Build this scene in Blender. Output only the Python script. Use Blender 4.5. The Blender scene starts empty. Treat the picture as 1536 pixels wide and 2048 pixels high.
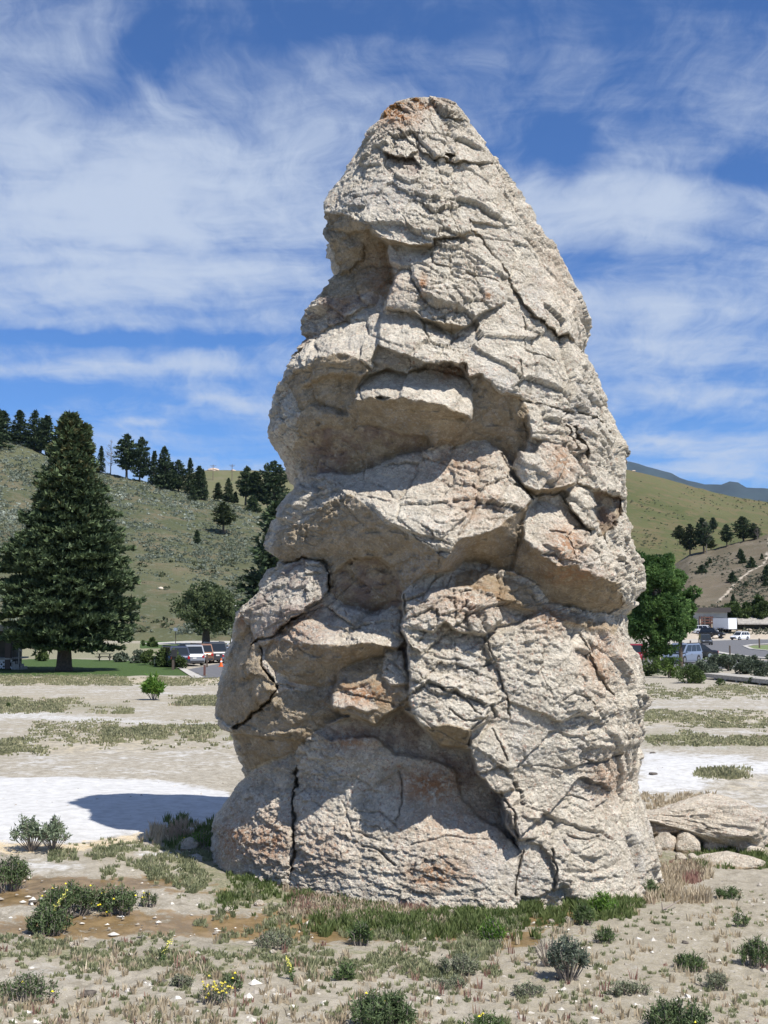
import bpy, math, random
import numpy as np
from mathutils import Vector, Matrix
PI = math.pi
random.seed(7); RNG = np.random.default_rng(7)
S = bpy.context.scene; COL = S.collection
# ------------------------------------------------------------------ camera, world, sun, exposure
F = 2400.0; CX, CY = 768.0, 1024.0; CAMZ = 3.8
PITCH = math.atan(219.0 / F)
cd = bpy.data.cameras.new('camera'); cam = bpy.data.objects.new('camera', cd); COL.objects.link(cam)
cam.location = (0, 0, CAMZ); cam.rotation_euler = (PI / 2 + PITCH, 0, 0)
cd.sensor_fit = 'VERTICAL'; cd.sensor_height = 36.0; cd.sensor_width = 27.0
cd.lens = F / 2048.0 * 36.0; cd.clip_start = 0.1; cd.clip_end = 40000
S.camera = cam
S.render.resolution_x = 768; S.render.resolution_y = 1024
SUN_EL = math.radians(56.5)
SUN_DIR = Vector((0.75, -0.66, 0)).normalized()          # horizontal direction towards the sun
SUNV = Vector((SUN_DIR.x * math.cos(SUN_EL), SUN_DIR.y * math.cos(SUN_EL), math.sin(SUN_EL)))
ld = bpy.data.lights.new('sun', 'SUN'); ld.energy = 5.0; ld.angle = math.radians(0.5); ld.color = (1.0, 0.955, 0.89)
sun = bpy.data.objects.new('sun', ld); COL.objects.link(sun)
sun.rotation_euler = SUNV.to_track_quat('Z', 'Y').to_euler(); sun.location = (30, -30, 60)
S.view_settings.view_transform = 'Standard'; S.view_settings.look = 'None'
S.view_settings.gamma = 1; S.view_settings.use_curve_mapping = False
S.view_settings.exposure = 0.40
world = bpy.data.worlds.new('World'); S.world = world; world.use_nodes = True

# ------------------------------------------------------------------ node helper
class NT:
    def __init__(s, tree): s.t = tree; s.n = tree.nodes; s.l = tree.links
    def node(s, typ, **kw):
        n = s.n.new(typ)
        for k, v in kw.items():
            if k == 'inp':
                for a, b in v.items():
                    if isinstance(b, bpy.types.NodeSocket): s.l.new(b, n.inputs[a])
                    else: n.inputs[a].default_value = b
            else: setattr(n, k, v)
        return n
    def math(s, op, a, b=0.0, c=0.0, clamp=False):
        n = s.n.new('ShaderNodeMath'); n.operation = op; n.use_clamp = clamp
        for i, v in enumerate((a, b, c)):
            if isinstance(v, bpy.types.NodeSocket): s.l.new(v, n.inputs[i])
            else: n.inputs[i].default_value = v
        return n.outputs[0]
    def vmath(s, op, a, b=(0, 0, 0), scale=None):
        n = s.n.new('ShaderNodeVectorMath'); n.operation = op
        for i, v in enumerate((a, b)):
            if isinstance(v, bpy.types.NodeSocket): s.l.new(v, n.inputs[i])
            else: n.inputs[i].default_value = v
        if scale is not None: n.inputs['Scale'].default_value = scale
        return n.outputs['Value'] if op in ('DOT_PRODUCT', 'LENGTH') else n.outputs[0]
    def noise(s, vec, scale, detail=4, rough=0.55, dist=0.0):
        n = s.node('ShaderNodeTexNoise', inp={'Scale': scale, 'Detail': detail, 'Roughness': rough, 'Distortion': dist})
        if vec is not None: s.l.new(vec, n.inputs['Vector'])
        return n.outputs[0]
    def mapping(s, vec, scale=(1, 1, 1), rot=(0, 0, 0), loc=(0, 0, 0)):
        n = s.node('ShaderNodeMapping', inp={'Scale': scale, 'Rotation': rot, 'Location': loc}); s.l.new(vec, n.inputs[0])
        return n.outputs[0]
    def ss(s, v, a, b):                                  # smoothstep a..b -> 0..1
        n = s.node('ShaderNodeMapRange', interpolation_type='SMOOTHSTEP')
        s.l.new(v, n.inputs[0]); n.inputs[1].default_value = a; n.inputs[2].default_value = b
        return n.outputs[0]
    def mix(s, f, a, b, mode='MIX'):
        n = s.n.new('ShaderNodeMix'); n.data_type = 'RGBA'; n.blend_type = mode
        for i, v in ((0, f), (6, a), (7, b)):
            if isinstance(v, bpy.types.NodeSocket): s.l.new(v, n.inputs[i])
            elif i == 0: n.inputs[0].default_value = v
            else: n.inputs[i].default_value = (*v, 1) if len(v) == 3 else v
        return n.outputs[2]
    def attr(s, name):
        return s.node('ShaderNodeAttribute', attribute_name=name).outputs['Fac']

# world sky with cirrus
def build_world():
    t = NT(world.node_tree); t.n.clear()
    sky = t.node('ShaderNodeTexSky', sky_type='NISHITA', sun_disc=False, sun_elevation=SUN_EL,
                 sun_rotation=math.atan2(SUN_DIR.x, SUN_DIR.y), altitude=1900, air_density=1.0, dust_density=0.25, ozone_density=3.5)
    tc = t.node('ShaderNodeTexCoord').outputs['Generated']
    sep = t.node('ShaderNodeSeparateXYZ'); t.l.new(tc, sep.inputs[0])
    zc = t.math('MAXIMUM', sep.outputs[2], 0.0)
    den = t.math('ADD', zc, 0.16)
    inv = t.math('DIVIDE', 1.0, den)
    comb = t.node('ShaderNodeCombineXYZ')
    t.l.new(t.math('MULTIPLY', sep.outputs[0], inv), comb.inputs[0])
    t.l.new(t.math('MULTIPLY', sep.outputs[1], inv), comb.inputs[1])
    p = comb.outputs[0]
    wv = t.noise(t.mapping(p, (1.1, 1.1, 1), loc=(3, 1, 0)), 1.0, 3)
    wc = t.node('ShaderNodeTexNoise', inp={'Scale': 1.3, 'Detail': 4, 'Roughness': .6}); t.l.new(p, wc.inputs[0])
    warp = t.vmath('ADD', p, t.vmath('SCALE', t.vmath('SUBTRACT', wc.outputs[1], (.5, .5, .5)), scale=0.45))
    big = t.noise(t.mapping(warp, (.75, 1.6, 1), rot=(0, 0, .25)), 1.3, 5, .5)
    stre = t.noise(t.mapping(warp, (1.0, 4.5, 1), rot=(0, 0, -.35), loc=(2, 5, 0)), 1.5, 8, .62)
    fib = t.noise(t.mapping(warp, (5, 2.0, 1), rot=(0, 0, .5), loc=(1, 2, 0)), 2.2, 8, .66)
    dens = t.math('ADD', t.math('MULTIPLY', big, .5), t.math('ADD', t.math('MULTIPLY', stre, .32), t.math('MULTIPLY', fib, .34)))
    # large cloud masses and clear gaps, by direction: (px, py, sx, sy, weight, angle)
    blobs = [(260, 400, 420, 150, .17, .05), (330, 590, 420, 60, .15, 0), (200, 200, 170, 110, .01, .6), (620, 230, 190, 150, .05, .5),
             (1300, 590, 260, 60, .15, -.05), (1250, 400, 260, 75, .15, .1), (1050, 140, 200, 130, .03, .3), (1400, 120, 160, 120, .02, 0.4),
             (420, 735, 190, 24, .18, .0), (120, 745, 130, 22, .13, 0), (480, 805, 100, 22, .2, -.1), (290, 855, 60, 9, .12, 0),
             (1380, 780, 170, 22, .12, .0), (1430, 935, 120, 22, .10, 0), (1290, 880, 60, 10, .14, 0), (1330, 700, 240, 25, .08, 0),
             (10, 120, 120, 150, .02, 0), (760, 20, 900, 90, -.07, 0), (1500, 330, 130, 50, -.18, .2), (300, 90, 70, 120, -.17, -.5), (640, 60, 110, 45, -.13, .2),
             (1120, 290, 60, 90, -.14, .2), (130, 672, 260, 17, -.24, -.04), (460, 690, 120, 12, -.12, .1), (60, 820, 300, 50, -.12, 0),
             (520, 890, 200, 40, -.09, 0), (1400, 840, 250, 20, -.07, 0), (130, 320, 80, 30, -.06, .3), (860, 60, 70, 60, -.07, .4),
             (1240, 60, 60, 90, -.06, 0), (1380, 990, 300, 30, -.1, 0)]
    cp, sp = math.cos(PITCH), math.sin(PITCH)
    acc = dens
    ysafe = t.math('MAXIMUM', sep.outputs[1], 0.05)
    ax = t.math('DIVIDE', sep.outputs[0], ysafe)
    ez = t.math('DIVIDE', sep.outputs[2], ysafe)
    wn = t.node('ShaderNodeTexNoise', inp={'Scale': 9.0, 'Detail': 5, 'Roughness': .6}); t.l.new(tc, wn.inputs[0])
    wsep = t.node('ShaderNodeSeparateXYZ'); t.l.new(wn.outputs[1], wsep.inputs[0])
    ax = t.math('ADD', ax, t.math('MULTIPLY', t.math('SUBTRACT', wsep.outputs[0], .5), .10))
    ez = t.math('ADD', ez, t.math('MULTIPLY', t.math('SUBTRACT', wsep.outputs[1], .5), .05))
    for (px, py, sx, sy, w, an) in blobs:
        dx, dy = (px - CX) / F, (CY - py) / F
        ry = cp - dy * sp; rz = sp + dy * cp
        a0, e0 = dx / ry, rz / ry
        ca, sa = math.cos(an), math.sin(an)
        u = t.math('SUBTRACT', ax, a0); v = t.math('SUBTRACT', ez, e0)
        uu = t.math('ADD', t.math('MULTIPLY', u, ca * F / sx), t.math('MULTIPLY', v, sa * F / sx))
        vv = t.math('ADD', t.math('MULTIPLY', u, -sa * F / sy), t.math('MULTIPLY', v, ca * F / sy))
        g = t.math('EXPONENT', t.math('MULTIPLY', t.math('ADD', t.math('MULTIPLY', uu, uu), t.math('MULTIPLY', vv, vv)), -1.0))
        acc = t.math('MULTIPLY_ADD', g, w, acc)
    cov = t.ss(acc, 0.46, 0.80)
    cov = t.math('MULTIPLY', t.math('POWER', cov, 1.0), .92)
    blue = t.mix(1.0, sky.outputs[0], (0.66, 1.0, 1.44), 'MULTIPLY')
    colr = t.mix(cov, blue, (6.0, 6.9, 8.5))
    bg = t.node('ShaderNodeBackground', inp={'Color': colr, 'Strength': 0.073})
    out = t.node('ShaderNodeOutputWorld'); t.l.new(bg.outputs[0], out.inputs[0])
build_world()

# ------------------------------------------------------------------ projection helpers
_c, _s = math.cos(PITCH), math.sin(PITCH)
def at(px, py, Y):
    dx = (np.asarray(px, float) - CX) / F; dy = (CY - np.asarray(py, float)) / F
    ry = _c - dy * _s; rz = _s + dy * _c; k = Y / ry
    return dx * k, Y + 0 * k, CAMZ + rz * k
def proj(x, y, z):
    zz = z - CAMZ; d = y * _c + zz * _s; u = -y * _s + zz * _c
    return CX + F * x / d, CY - F * u / d

# ------------------------------------------------------------------ numpy noise
def _h(ix, iy, iz, seed):
    a = (ix.astype(np.int64) * 374761393 + iy.astype(np.int64) * 668265263 + iz.astype(np.int64) * 2147483647 + seed * 1274126177) & 0xffffffff
    a = ((a ^ (a >> 13)) * 1274126177) & 0xffffffff
    a = ((a ^ (a >> 16)) * 2246822519) & 0xffffffff
    return ((a ^ (a >> 15)) & 0xffffff) / float(0x1000000)
def vnoise(x, y, z, seed=0):
    x, y, z = np.broadcast_arrays(np.asarray(x, float), np.asarray(y, float), np.asarray(z, float))
    ix, iy, iz = np.floor(x), np.floor(y), np.floor(z)
    fx, fy, fz = x - ix, y - iy, z - iz
    fx = fx * fx * (3 - 2 * fx); fy = fy * fy * (3 - 2 * fy); fz = fz * fz * (3 - 2 * fz)
    r = 0
    for dx in (0, 1):
        for dy in (0, 1):
            for dz in (0, 1):
                r = r + _h(ix + dx, iy + dy, iz + dz, seed) * (fx if dx else 1 - fx) * (fy if dy else 1 - fy) * (fz if dz else 1 - fz)
    return r * 2 - 1
def fbm(x, y, z, octv=4, seed=0, g=.5):
    a, f, r, n = 1., 1., 0, 0
    for o in range(octv):
        r = r + a * vnoise(x * f, y * f, z * f, seed + o * 17); n += a; a *= g; f *= 2.03
    return r / n
def cells(u, v, seed):
    iu, iv = np.floor(u), np.floor(v); z = np.zeros_like(iu)
    b1 = np.full(u.shape, 9.); b2 = np.full(u.shape, 9.); r1 = np.zeros(u.shape); r2 = np.zeros(u.shape)
    du = np.zeros(u.shape); dv = np.zeros(u.shape)
    for a in (-1, 0, 1):
        for b in (-1, 0, 1):
            cu, cv = iu + a, iv + b
            hx, hy = _h(cu, cv, z, seed), _h(cu, cv, z + 1, seed)
            ddx, ddy = u - (cu + hx), v - (cv + hy); d = np.sqrt(ddx * ddx + ddy * ddy)
            near = d < b1
            b2 = np.where(near, b1, np.minimum(b2, d)); b1 = np.where(near, d, b1)
            r1 = np.where(near, _h(cu, cv, z + 2, seed), r1); r2 = np.where(near, _h(cu, cv, z + 3, seed), r2)
            du = np.where(near, ddx, du); dv = np.where(near, ddy, dv)
    return b1, b2, r1, r2, du, dv
def sstep(x, a, b):
    t = np.clip((x - a) / (b - a), 0, 1); return t * t * (3 - 2 * t)
def poly_sd(X, Y, P):                                     # signed distance, positive inside
    P = np.asarray(P, float); n = len(P); d = np.full(X.shape, 1e9); ins = np.zeros(X.shape, bool)
    for i in range(n):
        x0, y0 = P[i][:2]; x1, y1 = P[(i + 1) % n][:2]; ex, ey = x1 - x0, y1 - y0
        t = np.clip(((X - x0) * ex + (Y - y0) * ey) / (ex * ex + ey * ey + 1e-9), 0, 1)
        d = np.minimum(d, (X - x0 - t * ex) ** 2 + (Y - y0 - t * ey) ** 2)
        ins ^= ((y0 > Y) != (y1 > Y)) & (X < (x1 - x0) * (Y - y0) / ((y1 - y0) + 1e-12) + x0)
    d = np.sqrt(d); return np.where(ins, d, -d)
def line_d(X, Y, P):
    d = np.full(X.shape, 1e9)
    for (x0, y0), (x1, y1) in zip(P[:-1], P[1:]):
        ex, ey = x1 - x0, y1 - y0
        t = np.clip(((X - x0) * ex + (Y - y0) * ey) / (ex * ex + ey * ey + 1e-9), 0, 1)
        d = np.minimum(d, (X - x0 - t * ex) ** 2 + (Y - y0 - t * ey) ** 2)
    return np.sqrt(d)
def mvc(X, Y, P):                                         # mean value interpolation of per-vertex heights
    P = np.asarray(P, float); n = len(P); num = np.zeros(X.shape); den = np.zeros(X.shape)
    sx = [p[0] - X for p in P]; sy = [p[1] - Y for p in P]
    r = [np.sqrt(a * a + b * b) + 1e-6 for a, b in zip(sx, sy)]
    tn = []
    for i in range(n):
        j = (i + 1) % n
        cr = sx[i] * sy[j] - sx[j] * sy[i]; dt = sx[i] * sx[j] + sy[i] * sy[j]
        tn.append(cr / (r[i] * r[j] + dt + 1e-6))
    for i in range(n):
        w = (tn[i - 1] + tn[i]) / r[i]
        num += w * P[i][2]; den += w
    den = np.where(np.abs(den) < 1e-9, 1e-9, den)
    lo, hi = P[:, 2].min(), P[:, 2].max()
    return np.clip(num / den, lo - .15, hi + .15)

# ------------------------------------------------------------------ scene graph helpers
def tag(o, label=None, cat=None, group=None, kind=None):
    if label: o['label'] = label
    if cat: o['category'] = cat
    if group: o['group'] = group
    if kind: o['kind'] = kind
    return o
def empty(name, loc=(0, 0, 0), rz=0.0, label=None, cat=None, group=None):
    o = bpy.data.objects.new(name, None); COL.objects.link(o); o.location = loc; o.rotation_euler = (0, 0, rz)
    o.empty_display_size = .3
    return tag(o, label, cat, group)
def mesh_np(name, V, Fs, mat, parent=None, smooth=False, attrs=None):
    """Fs: int array (n,3) or (n,4), or a list of such arrays"""
    if not isinstance(Fs, list): Fs = [Fs]
    Fs = [np.asarray(f, np.int32) for f in Fs if len(f)]
    V = np.asarray(V, np.float32)
    me = bpy.data.meshes.new(name); me.vertices.add(len(V)); me.vertices.foreach_set('co', V.ravel())
    nl = sum(f.size for f in Fs); nf = sum(len(f) for f in Fs)
    me.loops.add(nl); me.polygons.add(nf)
    me.loops.foreach_set('vertex_index', np.concatenate([f.ravel() for f in Fs]))
    tot = np.concatenate([np.full(len(f), f.shape[1], np.int32) for f in Fs])
    st = np.concatenate([[0], np.cumsum(tot)[:-1]]).astype(np.int32)
    me.polygons.foreach_set('loop_start', st); me.polygons.foreach_set('loop_total', tot)
    me.polygons.foreach_set('use_smooth', np.full(nf, smooth))
    me.update(calc_edges=True)
    if attrs:
        for k, a in attrs.items():
            at_ = me.attributes.new(k, 'FLOAT', 'POINT'); at_.data.foreach_set('value', np.asarray(a, np.float32).ravel())
    if mat: me.materials.append(mat)
    o = bpy.data.objects.new(name, me); COL.objects.link(o)
    if parent: o.parent = parent
    return o
class MB:
    """collects simple solids, links them as ONE mesh object"""
    def __init__(s): s.v = []; s.f = []
    def add(s, vs, fs):
        b = len(s.v); s.v += [tuple(v) for v in vs]; s.f += [tuple(i + b for i in f) for f in fs]; return s
    def box(s, x0, x1, y0, y1, z0, z1, M=None):
        vs = [(x, y, z) for x in (x0, x1) for y in (y0, y1) for z in (z0, z1)]
        if M: vs = [M @ Vector(v) for v in vs]
        return s.add(vs, [(0, 1, 3, 2), (4, 6, 7, 5), (0, 4, 5, 1), (2, 3, 7, 6), (0, 2, 6, 4), (1, 5, 7, 3)])
    def tube(s, pts, rad, n=6, cap=True):
        pts = [Vector(p) for p in pts]; rad = rad if isinstance(rad, (list, tuple)) else [rad] * len(pts); b = len(s.v)
        for i, p in enumerate(pts):
            d = (pts[min(i + 1, len(pts) - 1)] - pts[max(i - 1, 0)]).normalized()
            a = d.orthogonal().normalized() if abs(d.z) < .95 else Vector((1, 0, 0)); a = (a - d * a.dot(d)).normalized(); c = d.cross(a)
            for k in range(n):
                t = 2 * PI * k / n; s.v.append(tuple(p + (a * math.cos(t) + c * math.sin(t)) * rad[i]))
        for i in range(len(pts) - 1):
            for k in range(n):
                s.f.append((b + i * n + k, b + i * n + (k + 1) % n, b + (i + 1) * n + (k + 1) % n, b + (i + 1) * n + k))
        if cap:
            s.f.append(tuple(b + k for k in range(n))[::-1]); e = b + (len(pts) - 1) * n; s.f.append(tuple(e + k for k in range(n)))
        return s
    def build(s, name, mat, parent=None, smooth=False):
        me = bpy.data.meshes.new(name); me.from_pydata(s.v, [], s.f); me.update()
        if smooth: me.polygons.foreach_set('use_smooth', [True] * len(me.polygons))
        if mat: me.materials.append(mat)
        o = bpy.data.objects.new(name, me); COL.objects.link(o)
        if parent: o.parent = parent
        return o
def copy_tree(o, parent=None):
    c = o.copy(); COL.objects.link(c)
    if parent: c.parent = parent
    for ch in list(o.children): copy_tree(ch, c)
    return c

# ------------------------------------------------------------------ materials
MATS = {}
def simple(name, col, rough=.6, metal=0., noise_amt=0., scale=5., spec=None, bump=0.):
    if name in MATS: return MATS[name]
    m = bpy.data.materials.new(name); m.use_nodes = True; t = NT(m.node_tree); b = t.n['Principled BSDF']
    b.inputs['Base Color'].default_value = (*col, 1); b.inputs['Roughness'].default_value = rough; b.inputs['Metallic'].default_value = metal
    if spec is not None: b.inputs['Specular IOR Level'].default_value = spec
    if noise_amt or bump:
        o = t.node('ShaderNodeTexCoord').outputs['Object']; n = t.noise(o, scale, 6, .6)
    if noise_amt:
        lo = tuple(c * (1 - noise_amt) for c in col); hi = tuple(min(1, c * (1 + noise_amt)) for c in col)
        t.l.new(t.mix(t.ss(n, .3, .7), lo, hi), b.inputs['Base Color'])
    if bump:
        bp = t.node('ShaderNodeBump', inp={'Strength': bump, 'Distance': .05, 'Height': n}); t.l.new(bp.outputs[0], b.inputs['Normal'])
    MATS[name] = m; return m
def foliage(name, c1, c2, c3=None, trans=.25, rough=.6):
    """leaf material: colour varies with the per-leaf attribute 'rnd'"""
    if name in MATS: return MATS[name]
    m = bpy.data.materials.new(name); m.use_nodes = True; t = NT(m.node_tree); t.n.clear()
    r = t.attr('rnd'); col = t.mix(t.ss(r, .0, 1.), c1, c2)
    if c3: col = t.mix(t.ss(r, .86, .9), col, c3)
    p = t.node('ShaderNodeBsdfPrincipled', inp={'Base Color': col, 'Roughness': rough, 'Specular IOR Level': .25})
    tr = t.node('ShaderNodeBsdfTranslucent', inp={'Color': col})
    mx = t.node('ShaderNodeMixShader', inp={0: trans, 1: p.outputs[0], 2: tr.outputs[0]})
    o = t.node('ShaderNodeOutputMaterial'); t.l.new(mx.outputs[0], o.inputs[0]); MATS[name] = m; return m
def rock_material():
    m = bpy.data.materials.new('weathered_travertine'); m.use_nodes = True; t = NT(m.node_tree); b = t.n['Principled BSDF']
    o = t.node('ShaderNodeTexCoord').outputs['Object']
    tan = t.attr('fresh'); orl = t.attr('lichen'); rec = t.attr('red_brown')
    n1 = t.noise(o, .9, 6, .6); n2 = t.noise(o, 3.5, 8, .68); n3 = t.noise(o, 22, 6, .7); n4 = t.noise(o, 48, 3, .6); n5 = t.noise(o, 7, 6, .7, .8)
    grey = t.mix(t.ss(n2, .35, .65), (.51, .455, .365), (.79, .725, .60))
    cream = t.mix(t.ss(n2, .3, .7), (.34, .262, .162), (.56, .465, .33))  # sheltered tan rock, albedo lowered so undersides and recesses look more shaded
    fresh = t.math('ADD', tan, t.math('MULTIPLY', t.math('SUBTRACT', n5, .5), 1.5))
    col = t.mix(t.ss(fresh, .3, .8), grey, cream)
    bl = t.math('MULTIPLY', t.ss(n1, .52, .66), t.ss(n3, .38, .6))
    col = t.mix(t.math('MULTIPLY', bl, .6), col, (.37, .375, .39))                      # blue-grey lichen film
    pale = t.math('MULTIPLY', t.ss(n3, .53, .60), t.math('SUBTRACT', .75, t.math('MULTIPLY', tan, .5))); col = t.mix(pale, col, (.86, .80, .68))
    pk = t.math('MULTIPLY', t.ss(n5, .47, .58), t.ss(t.noise(t.mapping(o, loc=(4, 4, 4)), 26, 5, .7), .52, .62))
    pk = t.math('MULTIPLY', pk, t.math('SUBTRACT', 1.0, t.math('MULTIPLY', tan, .6)))
    mot = t.math('MULTIPLY', tan, t.ss(t.noise(t.mapping(o, scale=(1, 1, 2.2)), 5, 7, .75, .6), .48, .62)); col = t.mix(t.math('MULTIPLY', mot, .5), col, (.27, .225, .165))
    col = t.mix(t.math('MULTIPLY', pk, .75), col, (.40, .19, .12))                    # rusty lichen specks
    pk2 = t.math('MULTIPLY', orl, t.ss(t.noise(t.mapping(o, loc=(9, 4, 1)), 13, 6, .75), .40, .54))
    col = t.mix(t.math('MULTIPLY', pk2, .9), col, (.40, .16, .045))                    # orange lichen patches
    dk = t.math('MULTIPLY', t.ss(t.noise(t.mapping(o, loc=(2, 7, 1)), 20, 6, .85), .54, .60), t.ss(n2, .36, .50))
    col = t.mix(t.math('MULTIPLY', dk, .55), col, (.20, .19, .175))                     # black crust specks
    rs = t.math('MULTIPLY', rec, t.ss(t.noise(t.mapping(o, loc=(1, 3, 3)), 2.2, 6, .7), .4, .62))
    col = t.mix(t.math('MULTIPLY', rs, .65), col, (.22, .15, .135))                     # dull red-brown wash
    t.l.new(col, b.inputs['Base Color']); b.inputs['Roughness'].default_value = .92; b.inputs['Specular IOR Level'].default_value = .15
    h = t.math('ADD', t.math('MULTIPLY', n3, .8), t.math('ADD', t.math('MULTIPLY', n5, .8), t.math('MULTIPLY', n4, .45)))
    bp = t.node('ShaderNodeBump', inp={'Strength': 1.0, 'Distance': .075, 'Height': h}); t.l.new(bp.outputs[0], b.inputs['Normal'])
    MATS['rock'] = m; return m
def ground_material():
    m = bpy.data.materials.new('dry_ground'); m.use_nodes = True; t = NT(m.node_tree); b = t.n['Principled BSDF']
    o = t.node('ShaderNodeTexCoord').outputs['Object']
    white, wet, och, gr, dry, lawn, mat_ = [t.attr(k) for k in ('crust', 'wet', 'ochre', 'grass', 'dry', 'lawn', 'litter')]
    n1 = t.noise(o, .8, 7, .62); n2 = t.noise(o, 4, 8, .68); n3 = t.noise(o, 18, 7, .72); n4 = t.noise(t.mapping(o, loc=(5, 5, 5)), 45, 4, .7)
    soil = t.mix(t.ss(n2, .3, .7), (.24, .213, .163), (.415, .378, .31))
    soil = t.mix(t.math('MULTIPLY', t.ss(n3, .5, .64), .55), soil, (.54, .51, .45))
    soil = t.mix(t.math('MULTIPLY', t.ss(n4, .55, .66), t.ss(n2, .35, .6)), soil, (.23, .205, .17))
    cr = t.mix(t.ss(n2, .25, .7), (.41, .405, .39), (.57, .568, .56))
    cr = t.mix(t.math('MULTIPLY', t.ss(n3, .60, .70), .4), cr, (.50, .49, .46))
    nw = t.math('ADD', t.math('MULTIPLY', n1, .5), t.math('MULTIPLY', n2, .5))
    c = t.mix(t.ss(t.math('ADD', white, t.math('MULTIPLY', t.math('SUBTRACT', nw, .5), 1.8)), .32, .68), soil, cr)
    f = lambda a, amp=1.0, lo=.35, hi=.65, nn=None: t.ss(t.math('ADD', a, t.math('MULTIPLY', t.math('SUBTRACT', nn or n2, .5), amp * 2.2)), lo, hi)
    c = t.mix(t.math('MULTIPLY', f(och, .8), .85), c, t.mix(t.ss(n3, .4, .6), (.52, .40, .235), (.64, .56, .42)))
    c = t.mix(t.math('MULTIPLY', f(mat_, 1.3, nn=n3), .75), c, t.mix(t.ss(n4, .4, .6), (.22, .19, .125), (.36, .32, .24)))
    c = t.mix(t.math('MULTIPLY', f(gr, 1.3), .8), c, t.mix(t.ss(n3, .4, .62), (.13, .14, .07), (.27, .25, .16)))
    c = t.mix(t.math('MULTIPLY', f(dry, 1.2), .7), c, t.mix(t.ss(n3, .35, .65), (.38, .31, .20), (.50, .44, .32)))
    c = t.mix(f(lawn, .25), c, t.mix(t.ss(n2, .35, .65), (.04, .075, .02), (.07, .11, .032)))
    wf = f(wet, .9)
    c = t.mix(wf, c, t.mix(t.ss(n2, .35, .65), (.13, .088, .04), (.25, .175, .09)))
    t.l.new(c, b.inputs['Base Color'])
    t.l.new(t.math('SUBTRACT', .93, t.math('MULTIPLY', wf, .62)), b.inputs['Roughness']); b.inputs['Specular IOR Level'].default_value = .2
    h = t.math('ADD', t.math('MULTIPLY', n3, .8), t.math('ADD', n2, t.math('MULTIPLY', n4, .35)))
    bs = t.math('SUBTRACT', .75, t.math('MULTIPLY', t.math('MAXIMUM', wf, t.math('MULTIPLY', white, .75)), .6))
    bp = t.node('ShaderNodeBump', inp={'Strength': bs, 'Distance': .05, 'Height': h}); t.l.new(bp.outputs[0], b.inputs['Normal'])
    return m
def hill_material(name, grass1, grass2, bare, sage, scale=1.0):
    m = bpy.data.materials.new(name); m.use_nodes = True; t = NT(m.node_tree); b = t.n['Principled BSDF']
    o = t.node('ShaderNodeTexCoord').outputs['Object']; tr = t.attr('trail')
    n1 = t.noise(o, .012 * scale, 6, .55); n2 = t.noise(o, .09 * scale, 8, .7); n3 = t.noise(o, .8 * scale, 5, .7)
    c = t.mix(t.ss(n1, .35, .65), grass1, grass2)
    c = t.mix(t.math('MULTIPLY', t.ss(n2, .46, .62), .7), c, bare)
    c = t.mix(t.math('MULTIPLY', t.ss(n3, .52, .66), .5), c, sage)
    c = t.mix(tr, c, (.47, .41, .33))
    t.l.new(c, b.inputs['Base Color']); b.inputs['Roughness'].default_value = 1; b.inputs['Specular IOR Level'].default_value = .05
    bp = t.node('ShaderNodeBump', inp={'Strength': .5, 'Distance': .8, 'Height': n3}); t.l.new(bp.outputs[0], b.inputs['Normal'])
    return m

# ------------------------------------------------------------------ ground
def gz(x, y):
    x = np.asarray(x, float); y = np.asarray(y, float)
    near = 1 - sstep(y, 30, 55)
    z = (-0.055 * np.clip(x - .8, -5, 5)) * (1 - sstep(y, 22, 34))
    z = z + near * (.10 * fbm(x * .25, y * .25, 0, 3, 3) + .03 * fbm(x * 1.1, y * 1.1, 2, 3, 9))
    return z
def gp(px, py):
    Y = np.asarray(F * CAMZ / (np.maximum(np.asarray(py, float) - 1243, 2)))
    dx = (np.asarray(px, float) - CX) / F; dy = (CY - np.asarray(py, float)) / F
    ry = _c - dy * _s; rz = _s + dy * _c
    Y = -CAMZ / rz * ry
    for _ in range(8):
        z = gz(dx / ry * Y, Y); Y = (z - CAMZ) / rz * ry
    x = dx / ry * Y
    return x, Y, gz(x, Y)
def gpt(px, py):
    x, y, z = gp(px, py); return Vector((float(x), float(y), float(z)))

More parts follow.
